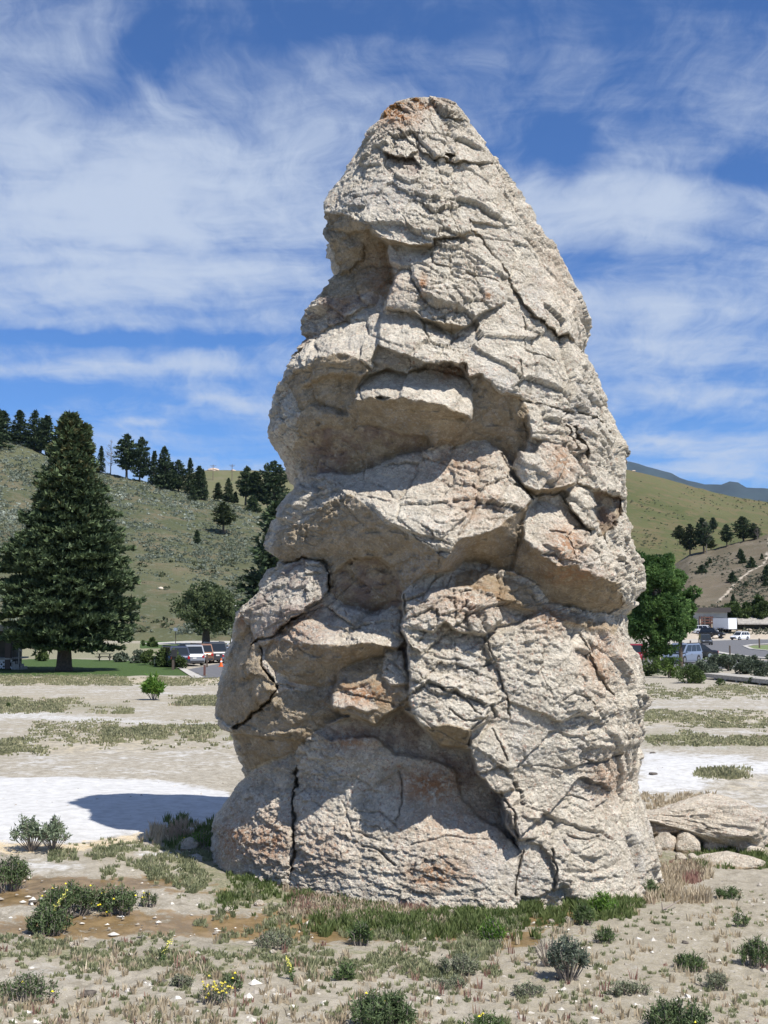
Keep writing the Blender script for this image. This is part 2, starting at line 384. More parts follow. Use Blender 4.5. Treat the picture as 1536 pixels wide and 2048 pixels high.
G_MASK = {   # name: list of (polygon in photo pixels, softness, weight)
 'crust': [([(-80, 1556), (150, 1549), (300, 1560), (470, 1580), (470, 1650), (330, 1655), (250, 1668), (130, 1690), (-80, 1682)], 8, 1),
           ([(1270, 1488), (1400, 1500), (1560, 1512), (1700, 1520), (1700, 1560), (1440, 1570), (1390, 1600), (1260, 1600)], 16, .72),
           ([(-80, 1412), (80, 1420), (300, 1434), (470, 1448), (470, 1462), (300, 1452), (100, 1446), (-80, 1440)], 5, .58),
           ([(60, 1368), (260, 1372), (460, 1376), (470, 1400), (330, 1395), (180, 1390), (60, 1380)], 5, .42),
           ([(-80, 1475), (60, 1470), (70, 1492), (-80, 1500)], 6, .6),
           ([(220, 1700), (330, 1697), (440, 1700), (400, 1722), (250, 1712)], 6, .7),
           ([(270, 1760), (420, 1762), (440, 1785), (300, 1780)], 8, .5), ([(20, 1715), (150, 1720), (160, 1745), (40, 1750)], 8, .55),
           ([(1270, 1418), (1560, 1430), (1560, 1450), (1400, 1440), (1270, 1440)], 6, .5), ([(-300, 1352), (480, 1352), (480, 1560), (-300, 1560)], 10, .36), ([(1260, 1375), (1800, 1365), (1800, 1640), (1260, 1640)], 10, .38), ([(-300, 1700), (500, 1700), (560, 1790), (-300, 1790)], 20, .28), ([(-300, 1900), (1700, 1880), (1700, 2200), (-300, 2200)], 30, .22),
           ([(-80, 1925), (60, 1922), (300, 1935), (330, 1955), (150, 1965), (-80, 1960)], 14, .45),
           ([(450, 1990), (680, 1960), (700, 2020), (500, 2060)], 30, .35)],
 'ochre': [([(-80, 1680), (100, 1690), (260, 1664), (330, 1656), (340, 1668), (240, 1684), (120, 1706), (-80, 1712)], 6, .9),
           ([(600, 1700), (640, 1700), (640, 1740), (600, 1740)], 6, .0),
           ([(450, 1795), (560, 1800), (560, 1815), (440, 1812)], 6, .6)],
 'wet':   [([(-80, 1752), (60, 1755), (180, 1757), (300, 1750), (430, 1765), (300, 1775), (180, 1790), (90, 1812), (-80, 1812)], 6, .9),
           ([(130, 1820), (260, 1815), (400, 1822), (560, 1818), (700, 1840), (900, 1858), (1010, 1850), (1080, 1858), (1000, 1880), (830, 1882), (640, 1890), (430, 1880), (280, 1868), (130, 1880), (-80, 1868), (-80, 1850)], 8, .72),
           ([(1040, 1815), (1120, 1818), (1200, 1805), (1290, 1800), (1240, 1830), (1120, 1850), (1050, 1852)], 6, .85),
           ([(300, 1768), (500, 1775), (520, 1800), (330, 1790)], 5, .5),
           ([(1000, 1852), (1090, 1856), (1080, 1885), (1000, 1900)], 6, .8)],
 'grass': [([(440, 1700), (600, 1735), (760, 1770), (900, 1800), (1040, 1810), (1300, 1770), (1330, 1790), (1200, 1830), (1050, 1850), (800, 1840), (600, 1830), (430, 1810), (330, 1720)], 30, .8), ([(-500, 1284), (350, 1286), (360, 1316), (-500, 1322)], 3, 1.),
           ([(-80, 1885), (300, 1880), (560, 1885), (900, 1890), (600, 1925), (300, 1925), (-80, 1915)], 20, .62),
           ([(-80, 1395), (120, 1400), (260, 1408), (260, 1425), (60, 1420), (-80, 1412)], 6, .55),
           ([(220, 1462), (470, 1455), (470, 1480), (240, 1482)], 8, .5), ([(340, 1395), (470, 1392), (470, 1410), (350, 1412)], 5, .6),
           ([(1270, 1462), (1400, 1462), (1460, 1480), (1600, 1490), (1560, 1500), (1270, 1488)], 6, .6),
           ([(1300, 1705), (1536, 1700), (1620, 1710), (1600, 1740), (1400, 1735), (1330, 1760), (1290, 1740)], 10, .75),
           ([(1390, 1300), (1470, 1312), (1500, 1318), (1400, 1320)], 3, .8), ([(1500, 1290), (1700, 1290), (1700, 1303), (1505, 1298)], 2, .8)],
 'dry':   [([(-80, 1350), (480, 1352), (480, 1370), (-80, 1372)], 5, .65), ([(-80, 1382), (200, 1392), (330, 1405), (-80, 1402)], 6, .4),
           ([(1270, 1382), (1700, 1370), (1700, 1400), (1270, 1400)], 6, .4), ([(1270, 1428), (1700, 1420), (1700, 1450), (1270, 1456)], 8, .55),
           ([(60, 1480), (250, 1470), (420, 1490), (100, 1510)], 10, .5), ([(1280, 1600), (1420, 1590), (1400, 1640), (1290, 1640)], 10, .45),
           ([(1440, 1540), (1700, 1560), (1700, 1600), (1450, 1590)], 12, .4),
           ([(1300, 1740), (1420, 1742), (1380, 1800), (1290, 1800)], 12, .4)],
 'litter': [([(150, 1690), (430, 1680), (600, 1750), (600, 1800), (300, 1750), (150, 1745)], 20, .5), ([(-80, 1880), (1000, 1900), (700, 1990), (-80, 1935)], 40, .52),
           ([(1000, 1800), (1700, 1700), (1700, 2200), (900, 2200), (900, 1900)], 80, .52), ([(-80, 1960), (900, 1950), (900, 2200), (-80, 2200)], 40, .4),
           ([(1270, 1400), (1700, 1400), (1700, 1460), (1270, 1460)], 20, .42), ([(-80, 1360), (470, 1360), (470, 1510), (-80, 1520)], 20, .40)],
 'lawn':  [([(-400, 1350), (-400, 1322), (120, 1318), (330, 1322), (375, 1340), (380, 1349), (200, 1351)], 2, 1),
           ([(280, 1281), (480, 1278), (480, 1296), (280, 1298)], 2, .9), ([(-400, 1330), (300, 1330), (330, 1332), (-400, 1332)], 1, .45),
           ([(1260, 1330), (1420, 1330), (1420, 1352), (1270, 1352)], 4, .5)],
}
def gmask(name, px, py, x, y):
    wx = 22 * fbm(x * .5, y * .22, 1, 4, 31) * np.clip((py - 1243) / 300, .15, 1.3); wy = 16 * fbm(x * .35, y * .3, 4, 5, 57, .6) * np.clip((py - 1243) / 300, .12, 1.3)
    m = np.zeros(px.shape)
    for P, soft, w in G_MASK[name]:
        P = np.asarray(P, float); lo = P.min(0) - 3 * soft - 30; hi = P.max(0) + 3 * soft + 30
        sel = (px > lo[0]) & (px < hi[0]) & (py > lo[1]) & (py < hi[1])
        if not sel.any(): continue
        d = poly_sd((px + wx)[sel], (py + wy)[sel], P); sf = soft * (1. if name == 'lawn' else 2.2)
        m[sel] = np.maximum(m[sel], w * sstep(d, -sf, sf))
    return m
def build_ground():
    pys = np.concatenate([np.linspace(2130, 1340, 430), np.linspace(1338, 1262, 60), np.linspace(1260, 1246, 12)])
    Ys = np.concatenate([[-150, -60, -20, -5, 3, 7], F * CAMZ / (pys - 1243) * 1.0])
    Ys = np.sort(np.unique(Ys)); Ys = np.append(Ys, [6000, 12000])
    s = np.concatenate([[-6, -3, -1.9, -1.5, -1.25], np.linspace(-1.1, 1.1, 560), [1.25, 1.5, 1.9, 3, 6]])
    w = .33 * np.maximum(Ys, 7) + .3
    X = s[None, :] * w[:, None]; Y = np.repeat(Ys[:, None], len(s), 1); Z = gz(X, Y)
    fade = sstep(Y, 8, 10) * (1 - sstep(Y, 35, 60))
    cr = cells(X / .16 + .6 * fbm(X * 3, Y * 3, 0, 2, 5), Y / .16 + .6 * fbm(X * 3, Y * 3, 7, 2, 6), 5)
    Z0 = Z.copy()
    px, py = proj(X, np.maximum(Y, 5), Z); A = {}
    for k in G_MASK: A[k] = gmask(k, px, py, X, Y)
    smooth = np.clip(A['crust'] + A['wet'], 0, 1)
    Z = Z + fade * (1 - .85 * smooth) * (.030 * fbm(X * 5, Y * 5, 1, 4, 12, .62) + .022 * (cr[2] > .72) * np.clip(.45 - cr[0], 0, 1) * 2) - .03 * fade * A['wet']
    nr, nc = X.shape; idx = np.arange(nr * nc).reshape(nr, nc)
    Fq = np.stack([idx[:-1, :-1], idx[:-1, 1:], idx[1:, 1:], idx[1:, :-1]], -1).reshape(-1, 4)
    o = mesh_np('ground', np.stack([X, Y, Z], -1).reshape(-1, 3), Fq, ground_material(), smooth=True, attrs={k: v.ravel() for k, v in A.items()})
    tag(o, 'pale dry travertine ground with white crust, brown seep and grass patches', kind='structure')
build_ground()

# ------------------------------------------------------------------ hills: (photo column -> crest row), base depth and crest depth
HILL = {}
def hill(name, crest, Y0, Y1, base_py, mat, x0, x1, label, bump_amp=1.0, nx=260, nr=90, power=1.25, trail=None, seed=1):
    cxs, cys = zip(*crest)
    def depth(px, py):
        c = np.interp(px, cxs, cys); t = np.clip((base_py - np.asarray(py, float)) / (base_py - c), 0, 1)
        return Y0 + (Y1 - Y0) * t ** power
    HILL[name] = depth
    pxs = np.linspace(x0, x1, nx); ts = np.concatenate([np.linspace(0, 1, nr), [1.02]])
    PX = np.repeat(pxs[None], nr, 0); c = np.interp(PX, cxs, cys); T = np.linspace(0, 1, nr)[:, None] + 0 * PX
    PY = base_py + (c - base_py) * T; D = Y0 + (Y1 - Y0) * T ** power
    X, Y, Z = at(PX, PY, D)
    Z = Z + bump_amp * fbm(X * .03, Y * .03, 0, 4, seed) * np.sin(np.clip(T, 0, 1) * PI) + .25 * bump_amp * fbm(X * .25, Y * .25, 0, 3, seed + 3)
    k0 = Z[0] * 0 - 2.0
    X = np.vstack([X[:1], X]); Y = np.vstack([Y[:1] - 3, Y]); Z = np.vstack([k0[None], Z])
    tr = np.zeros(X.shape)
    if trail is not None:
        tr[1:] = np.maximum(1 - sstep(line_d(PX + 1.2 * vnoise(PX * .1, PY * .1, 0, 3), PY, trail), .8, 2.2), .8 * sstep(PY, 1258, 1264))
    # far side falls away behind the crest
    for kx, dz in ((1.12, .88), (1.35, .45), (1.6, -.02)):
        X = np.vstack([X, X[-1:] * 0 + X[nr:nr + 1] * kx]); Y = np.vstack([Y, Y[nr:nr + 1] * kx]); Z = np.vstack([Z, Z[nr:nr + 1] * dz]); tr = np.vstack([tr, tr[:1] * 0])
    n, mcol = X.shape; idx = np.arange(n * mcol).reshape(n, mcol)
    Fq = np.stack([idx[:-1, :-1], idx[:-1, 1:], idx[1:, 1:], idx[1:, :-1]], -1).reshape(-1, 4)
    o = mesh_np(name, np.stack([X, Y, Z], -1).reshape(-1, 3), Fq, mat, smooth=True, attrs={'trail': tr.ravel()})
    tag(o, label, kind='structure'); return o
def on_hill(name, px, py):
    x, y, z = at(px, py, HILL[name](px, py)); return Vector((float(x), float(y), float(z)))

mtn = simple('forested_mountain', (.018, .030, .032), 1, 0, .35, .004)
hill('mountain', [(-3000, 1060), (200, 1010), (900, 930), (1100, 905), (1240, 921), (1262, 922), (1300, 933), (1340, 946), (1380, 962), (1415, 971), (1440, 968), (1460, 963), (1475, 966), (1490, 974), (1536, 978), (1800, 1000), (2600, 1060), (5000, 1100)],
     6500, 9500, 1236, mtn, -2500, 4500, 'far blue forested mountain ridge beyond the right hill', bump_amp=60, nx=420, nr=50, seed=11)
hm_l = hill_material('left_hill_grass', (.072, .082, .045), (.105, .108, .062), (.145, .12, .08), (.15, .17, .135), 1.0)
hm_b = hill_material('back_ridge_grass', (.105, .115, .06), (.135, .135, .07), (.16, .145, .09), (.11, .13, .09), .6)
hm_r = hill_material('right_hill_grass', (.078, .088, .038), (.110, .110, .055), (.14, .11, .065), (.07, .085, .045), .7)
hm_s = hill_material('stony_slope', (.125, .107, .075), (.145, .12, .088), (.18, .155, .12), (.085, .095, .065), 1.0)
hill('back_ridge', [(-2500, 1100), (100, 1000), (330, 962), (380, 946), (420, 940), (500, 941), (600, 945), (800, 952), (1100, 1000), (1400, 1100), (1900, 1200)],
     520, 950, 1262, hm_b, -2400, 1900, 'pale grassy ridge behind the left hill', bump_amp=3, seed=21)
hill('left_hill', [(-3000, 700), (-900, 760), (-300, 800), (0, 868), (60, 893), (100, 915), (160, 935), (230, 950), (300, 965), (350, 980), (400, 993), (450, 1004), (500, 1014), (580, 1038), (640, 1075), (760, 1140), (900, 1230), (1000, 1274), (1100, 1278)],
     236, 430, 1280, hm_l, -2800, 1090, 'sage covered green hillside rising to the left', bump_amp=2.0, nx=420, nr=140, seed=31)
hill('right_hill', [(400, 1270), (700, 1150), (900, 1030), (1100, 930), (1180, 930), (1245, 938), (1290, 946), (1340, 960), (1400, 977), (1460, 992), (1536, 1004), (1700, 1030), (2300, 1090), (4500, 1150)],
     330, 850, 1272, hm_r, 420, 4400, 'smooth grassy hill on the right below the blue mountain', bump_amp=4, nx=300, seed=41)
TRAIL = [(1542, 1062), (1537, 1090), (1534, 1115), (1527, 1130), (1512, 1139), (1498, 1146), (1485, 1154), (1474, 1163), (1462, 1174), (1452, 1185), (1443, 1194), (1434, 1203)]
hill('stony_hillside', [(1240, 1276), (1290, 1215), (1320, 1165), (1350, 1128), (1380, 1108), (1430, 1098), (1460, 1088), (1510, 1077), (1560, 1060), (1700, 1010), (2200, 900), (4000, 860)],
     262, 430, 1277.5, hm_s, 1230, 3900, 'stony brown hillside with a footpath on the right', bump_amp=1.0, nx=520, nr=170, trail=TRAIL, seed=51)

# distant sagebrush: thousands of small bushes, nobody could count them
def leaf_tris(P, size, seed=0, up=.3, elong=1.0, width=.5):
    """one triangle at every point of P, random orientation"""
    r = np.random.default_rng(seed); n = len(P)
    a = r.normal(size=(n, 3)); a[:, 2] += up; a /= np.linalg.norm(a, axis=1)[:, None]
    b = np.cross(a, r.normal(size=(n, 3))); b /= np.linalg.norm(b, axis=1)[:, None] + 1e-9
    s = np.asarray(size).reshape(-1, 1) * np.ones((n, 1))
    V = np.stack([P - b * s * width, P + b * s * width, P + a * s * elong], 1).reshape(-1, 3)
    return V, np.arange(3 * n).reshape(-1, 3)
def hill_bushes(obj, hillname, box, n, seed, mat, label, size=(.5, 1.1), thr=0.0, crest=None, per=11):
    r = np.random.default_rng(seed); px = r.uniform(box[0], box[2], n); py = r.uniform(box[1], box[3], n)
    if crest is not None:
        c = np.interp(px, *zip(*crest)); k = py > c + 1.5; px, py = px[k], py[k]
    m = fbm(px * .012, py * .03, 0, 4, seed) + .25 * r.uniform(-1, 1, len(px)); k = m > thr; px, py = px[k], py[k]
    x, y, z = at(px, py, HILL[hillname](px, py)); B = np.stack([x, y, z], 1)
    sz = r.uniform(size[0], size[1], len(B)) ** 1.0; sh = r.uniform(0, 1, len(B))
    Q = np.repeat(B, per, 0); s = np.repeat(sz, per)
    d = r.normal(size=(len(Q), 3)); d /= np.linalg.norm(d, axis=1)[:, None]; d[:, 2] = np.abs(d[:, 2])
    Q = Q + d * (s * .55)[:, None] * np.array([1, 1, .75])
    V, Ft = leaf_tris(Q, s * .55, seed + 1, .5, 1, .5)
    rn = np.clip(np.repeat(sh, per) * .8 + r.uniform(0, .3, len(Q)), 0, .85)
    o = mesh_np(obj, V, Ft, mat, attrs={'rnd': np.repeat(rn, 3)})
    return tag(o, label, 'sagebrush', kind='stuff')
sage_far = foliage('far_sage', (.10, .125, .08), (.24, .27, .21), trans=.3)
scrub = foliage('far_scrub', (.050, .065, .030), (.12, .135, .075), trans=.1)
crL = [(-700, 770), (-300, 800), (0, 868), (60, 893), (100, 915), (230, 950), (300, 965), (350, 980), (400, 993), (500, 1014), (580, 1038), (640, 1075)]
hill_bushes('hill_sagebrush', 'left_hill', (-150, 860, 620, 1270), 21000, 5, sage_far, 'pale sagebrush scattered over the left hillside', (.35, 1.1), -.12, crL)
hill_bushes('crest_sagebrush', 'left_hill', (-150, 860, 620, 1060), 4200, 9, foliage('pale_sage', (.19, .22, .16), (.35, .385, .32), trans=.3), 'dense silvery sagebrush band under the left skyline', (.6, 1.4), -.12,
            [(x, y) for x, y in crL])
hill_bushes('slope_scrub', 'left_hill', (150, 1120, 620, 1276), 900, 12, scrub, 'darker green brush at the foot of the left hillside', (.7, 1.7), .05)
hill_bushes('slope_sagebrush', 'stony_hillside', (1380, 1080, 1600, 1270), 2600, 6, foliage('dull_scrub', (.045, .055, .03), (.115, .125, .085), trans=.1), 'low scrub dotted over the stony right hillside', (.35, .9), -.05,
            [(1350, 1128), (1380, 1108), (1430, 1098), (1460, 1088), (1510, 1077), (1560, 1060)])
hill_bushes('grassy_hill_scrub', 'right_hill', (1240, 950, 1600, 1130), 1500, 8, scrub, 'sparse scrub on the smooth right hill', (.3, 1.3), .06, [(1245, 938), (1340, 960), (1400, 977), (1536, 1004), (1600, 1010)])


# air: one box of even thin haze round everything
hz = MB().box(-27000, 27000, -400, 16500, -9, 1500).build('haze', None); tag(hz, 'thin blue summer haze between here and the mountain', kind='stuff')
hmat = bpy.data.materials.new('haze'); hmat.use_nodes = True; _t = NT(hmat.node_tree); _t.n.clear()
_v = _t.node('ShaderNodeVolumePrincipled', inp={'Color': (.45, .68, 1.0, 1), 'Density': 1.7e-5}); _o = _t.node('ShaderNodeOutputMaterial'); _t.l.new(_v.outputs[0], _o.inputs['Volume']); hz.data.materials.append(hmat)
# ------------------------------------------------------------------ THE ROCK CONE
SIL_L = [(203,835),(210,800),(222,778),(235,768),(255,764),(262,750),(275,738),(300,722),(315,716),(340,703),(370,685),(390,675),(400,668),(430,657),(455,655),(460,662),(475,652),(490,648),(510,652),(530,660),(550,672),(560,668),(580,655),(600,640),(620,625),(640,614),(670,610),(690,607),(705,598),(730,578),(750,570),(765,568),(790,556),(820,545),(850,541),(870,541),(890,549),(905,560),(918,572),(930,580),(950,583),(965,588),(975,590),(990,585),(1005,578),(1020,567),(1050,552),(1080,543),(1100,540),(1115,548),(1125,555),(1150,540),(1180,520),(1205,500),(1225,478),(1250,470),(1280,472),(1300,463),(1330,455),(1360,449),(1400,443),(1430,441),(1450,446),(1458,468),(1470,470),(1500,478),(1530,488),(1545,492),(1560,480),(1580,465),(1600,452),(1620,440),(1640,430),(1660,427),(1680,428),(1700,425),(1860,405)]
SIL_R = [(203,880),(210,900),(215,915),(235,930),(250,938),(265,945),(290,968),(310,982),(330,998),(350,1010),(380,1025),(410,1042),(440,1058),(470,1075),(500,1100),(530,1112),(560,1125),(590,1140),(620,1153),(650,1164),(680,1170),(703,1167),(710,1163),(730,1175),(760,1188),(800,1203),(840,1218),(880,1232),(920,1243),(960,1247),(1000,1246),(1030,1250),(1060,1262),(1090,1266),(1110,1270),(1130,1280),(1160,1282),(1190,1281),(1210,1275),(1220,1258),(1230,1248),(1260,1248),(1290,1255),(1310,1270),(1340,1278),(1360,1282),(1400,1290),(1410,1285),(1430,1280),(1445,1292),(1470,1290),(1480,1280),(1520,1278),(1545,1268),(1570,1270),(1600,1280),(1640,1292),(1700,1308),(1750,1318),(1860,1345)]
YC = 19.5
# patches traced as blocks: (name, part?, [(x, y, height in metres)...], edge px, rounding, flags) painted in order; f = fresh tan rock, darkened to paint shade into undersides and recesses, s = darker red-brown tone
PATCH = [
 ('head', 1, [(768,250,-.05),(800,222,-.05),(835,203,-.05),(905,213,-.05),(955,270,-.03),(1000,330,0),(1060,440,.02),(1000,450,.05),(944,438,.12),(942,458,.16),(900,472,.2),(860,485,.24),(800,488,.26),(770,478,.24),(740,452,.22),(700,432,.2),(657,428,.1),(668,395,0),(700,335,-.1),(716,310,-.1)], 5, .0, ''),
 ('head_under', 0, [(655,430,0),(700,434,.16),(740,454,.18),(770,480,.2),(800,490,.2),(860,487,.2),(900,474,.16),(950,462,.1),(955,490,-.02),(900,492,-.05),(860,500,-.08),(780,500,-.10),(770,530,-.3),(740,545,-.3),(700,540,-.2),(660,500,-.1)], 4, 0, 'f'),
 ('left_recess', 0, [(700,470,-.05),(740,470,-.1),(778,500,-.45),(783,540,-.55),(775,590,-.55),(760,612,-.5),(730,620,-.42),(690,640,-.3),(650,650,-.12),(620,640,0),(660,565,-.05),(690,545,-.25),(680,500,-.1)], 6, 0, 'f'),
 ('nub', 1, [(650,478,.0),(664,462,.02),(700,468,.06),(728,490,0),(722,520,-.05),(700,545,-.05),(676,552,0),(658,530,0),(650,505,0)], 5, .22, 'f'),
 ('brow_slab', 1, [(782,495,.0),(865,498,.02),(868,480,.03),(944,468,.05),(975,500,.08),(1000,530,.1),(1012,590,.12),(1003,618,.14),(960,628,.2),(930,650,.24),(895,642,.26),(840,628,.24),(800,618,.22),(770,612,.2),(783,570,.12),(784,530,.05)], 4, .05, ''),
 ('brow_block', 1, [(867,485,.08),(950,478,.1),(965,510,.12),(945,540,.12),(866,528,.14)], 3, .05, ''),
 ('brow_under', 0, [(820,620,.2),(840,630,.24),(895,642,.26),(930,650,.24),(962,628,.2),(940,655,.05),(905,668,.0),(870,655,.0)], 3, 0, 'f'),
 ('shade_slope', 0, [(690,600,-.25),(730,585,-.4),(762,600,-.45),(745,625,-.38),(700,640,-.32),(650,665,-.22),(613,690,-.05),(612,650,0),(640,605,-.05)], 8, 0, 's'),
 ('nose_slab', 1, [(768,626,-.02),(800,624,-.02),(860,640,0),(905,672,.02),(960,632,.02),(1005,612,.05),(1030,645,.08),(1058,700,.1),(1062,770,.15),(1048,797,.22),(1000,783,.3),(962,745,.3),(940,748,.3),(935,722,.3),(900,735,.36),(860,732,.4),(810,706,.36),(785,700,.34),(757,684,.28),(755,652,.1)], 4, .05, ''),
 ('shoulder', 1, [(752,606,-.42),(766,622,-.2),(757,650,-.05),(757,690,.1),(742,732,.22),(715,716,.28),(680,705,.3),(640,716,.3),(600,742,.24),(568,756,.05),(580,728,-.05),(612,692,-.15),(660,655,-.28),(700,632,-.38)], 5, .04, ''),
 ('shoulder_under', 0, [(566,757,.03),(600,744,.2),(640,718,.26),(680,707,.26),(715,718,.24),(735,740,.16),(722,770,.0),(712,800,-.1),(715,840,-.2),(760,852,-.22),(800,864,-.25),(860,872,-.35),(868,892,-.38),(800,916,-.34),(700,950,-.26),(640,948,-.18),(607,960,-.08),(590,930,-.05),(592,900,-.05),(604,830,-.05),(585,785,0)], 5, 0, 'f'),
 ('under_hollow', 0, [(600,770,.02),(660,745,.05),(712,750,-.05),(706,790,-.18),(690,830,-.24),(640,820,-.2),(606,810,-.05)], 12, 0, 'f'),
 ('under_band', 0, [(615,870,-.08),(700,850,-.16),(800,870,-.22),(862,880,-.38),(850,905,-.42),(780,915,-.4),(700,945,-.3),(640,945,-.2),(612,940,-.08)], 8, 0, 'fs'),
 ('edge_boulder', 1, [(556,790,0),(575,800,.05),(590,840,.06),(590,880,.04),(580,915,0),(560,908,0),(541,870,0),(541,840,0)], 4, .12, ''),
 ('lip_block', 1, [(713,800,.12),(716,775,-.1),(732,753,-.22),(775,738,-.26),(815,744,-.22),(850,735,-.25),(900,731,-.28),(925,745,-.25),(942,768,-.1),(946,835,.2),(928,828,.32),(880,812,.38),(830,800,.4),(795,795,.4),(760,788,.36),(735,795,.26)], 4, .04, ''),
 ('lip_under', 0, [(712,802,.1),(740,796,.24),(795,797,.36),(880,813,.35),(928,830,.3),(940,840,.15),(905,860,0),(870,872,-.1),(800,865,-.12),(760,852,-.1),(715,842,-.1)], 4, 0, 'f'),
 ('lip_foot', 0, [(855,868,.0),(880,845,.1),(915,838,.1),(945,842,.05),(920,870,-.1),(905,890,-.12),(875,905,-.2),(862,890,-.3)], 5, .05, 'f'),
 ('cheek_recess', 0, [(945,768,-.05),(965,752,.1),(1000,786,.12),(1045,800,.08),(1058,830,0),(1052,870,-.2),(1040,905,-.3),(1022,930,-.35),(1003,905,-.4),(965,882,-.42),(912,892,-.35),(905,885,-.25),(925,866,-.15),(946,838,-.08)], 5, 0, 'f'),
 ('prow', 1, [(600,962,-.02),(640,946,-.08),(700,950,-.14),(760,930,-.22),(800,914,-.28),(868,903,-.34),(882,884,-.40),(912,893,-.40),(965,880,-.38),(1000,908,-.2),(1012,942,.05),(1042,978,.15),(1060,1003,.2),(1038,1022,.28),(985,1060,.42),(930,1075,.52),(890,1112,.58),(868,1097,.54),(810,1066,.50),(770,1045,.46),(730,1008,.40),(700,985,.36),(655,1000,.25),(600,1040,.08),(562,1062,.02),(570,1015,0),(585,985,0)], 4, .03, ''),
 ('prow_scale', 1, [(720,992,.36),(745,988,.34),(800,1003,.38),(850,1000,.36),(905,1005,.36),(930,1030,.42),(880,1075,.56),(840,1068,.58),(790,1050,.56),(755,1020,.5)], 4, .03, ''),
 ('prow_under_left', 0, [(560,1064,.0),(600,1042,.05),(655,1002,.2),(700,987,.32),(730,1011,.36),(770,1048,.4),(812,1069,.44),(868,1100,.48),(890,1115,.5),(882,1136,.35),(850,1150,.2),(820,1180,.05),(802,1225,-.05),(770,1218,-.3),(720,1205,-.32),(690,1212,-.3),(656,1180,-.25),(655,1130,-.12),(630,1112,-.02),(590,1122,.0),(556,1122,0),(542,1098,0)], 4, 0, 'f'),
 ('prow_hollow', 0, [(668,1150,-.25),(700,1125,-.2),(760,1120,-.12),(790,1150,-.1),(800,1200,-.2),(780,1225,-.5),(730,1218,-.55),(690,1228,-.55),(660,1200,-.4)], 8, 0, 'fs'),
 ('prow_under_right', 0, [(890,1114,.46),(930,1077,.42),(985,1062,.34),(1040,1024,.22),(1060,1005,.1),(1062,1050,-.05),(1040,1090,-.15),(1028,1140,-.28),(1000,1137,-.32),(965,1124,-.35),(935,1122,-.3),(905,1142,-.15),(884,1140,.2)], 4, 0, 'f'),
 ('cheek_top', 1, [(1056,828,.1),(1070,818,.08),(1130,820,.08),(1150,845,.12),(1163,900,.2),(1155,905,.24),(1125,888,.22),(1085,884,.2),(1058,872,.22)], 4, .07, ''),
 ('cheek_boulder', 1, [(1028,938,.1),(1030,908,.12),(1062,915,.2),(1085,886,.18),(1128,890,.22),(1152,908,.26),(1157,938,.28),(1152,966,.3),(1128,976,.34),(1075,984,.34),(1045,968,.22)], 4, .12, ''),
 ('cheek_boulder_under', 0, [(1040,966,.15),(1075,982,.3),(1128,976,.3),(1152,968,.24),(1120,990,.05),(1080,997,.02),(1050,985,0)], 3, 0, 'f'),
 ('tongue_slab', 1, [(1130,984,.1),(1162,974,.1),(1188,1000,.14),(1200,1025,.2),(1196,1052,.24),(1176,1052,.28),(1150,1024,.26),(1140,1010,.22)], 3, .1, ''),
 ('side_skin', 1, [(1150,850,.05),(1200,860,.05),(1235,900,0),(1247,970,.02),(1243,998,.08),(1228,990,.18),(1208,985,.2),(1190,975,.15),(1160,965,.1),(1165,900,.05)], 4, .02, ''),
 ('side_hollow', 0, [(1186,984,-.1),(1210,988,-.3),(1240,998,-.3),(1240,1030,-.3),(1225,1050,-.35),(1210,1068,-.35),(1203,1045,-.4),(1200,1015,-.35)], 3, 0, 'fs'),
 ('temple_overhang', 1, [(1090,560,.02),(1120,560,.02),(1145,610,.04),(1165,660,.03),(1169,700,.0),(1160,703,.10),(1140,680,.16),(1110,655,.16),(1075,640,.12),(1050,610,.1),(1030,580,.08),(1050,565,.05)], 3, .02, ''),
 ('jaw', 1, [(1062,1006,-.05),(1090,1002,-.08),(1122,1012,-.02),(1138,1050,.05),(1175,1062,.1),(1205,1085,.14),(1246,1120,.12),(1252,1142,.16),(1236,1166,.3),(1190,1150,.42),(1150,1135,.46),(1112,1130,.44),(1068,1100,.32),(1042,1082,.15)], 4, .04, ''),
 ('jaw_wedge', 1, [(1105,1070,.22),(1125,1062,.2),(1150,1098,.36),(1156,1130,.5),(1130,1118,.46),(1085,1088,.34)], 3, .04, ''),
 ('jaw_under', 0, [(1042,1084,.1),(1068,1102,.28),(1112,1132,.38),(1150,1137,.4),(1190,1152,.36),(1236,1168,.24),(1254,1190,.05),(1240,1215,-.1),(1212,1229,-.16),(1170,1222,-.22),(1140,1214,-.25),(1102,1206,-.22),(1078,1172,-.15),(1036,1150,-.2),(1032,1120,-.1)], 4, 0, 'f'),
 ('ear_lump', 1, [(1245,1120,.1),(1268,1112,.05),(1282,1150,0),(1280,1195,0),(1260,1215,.05),(1245,1200,.15),(1240,1160,.14)], 3, .06, ''),
 ('face', 0, [(852,1152,-.02),(905,1143,-.14),(935,1124,-.28),(965,1126,-.32),(1000,1140,-.3),(1035,1155,-.22),(1078,1176,-.14),(1104,1210,-.2),(1150,1222,-.18),(1212,1232,-.14),(1252,1236,-.02),(1278,1340,0),(1285,1480,0),(1275,1560,0),(1320,1750,0),(1350,1860,.0),(1000,1860,.0),(1038,1700,.12),(1002,1640,.2),(1002,1590,.24),(946,1540,.26),(940,1495,.28),(880,1490,.32),(840,1450,.34),(816,1390,.32),(815,1330,.3),(806,1250,.26),(803,1190,.14)], 4, 0, 'g'),
 ('face_top_ledge', 0, [(905,1146,-.15),(935,1128,-.27),(965,1130,-.3),(1000,1143,-.28),(1040,1160,-.2),(1075,1180,-.12),(1100,1215,-.12),(1240,1245,-.06),(1230,1275,.05),(1120,1255,.08),(1010,1215,.12),(900,1195,.12)], 14, 0, 'f'),
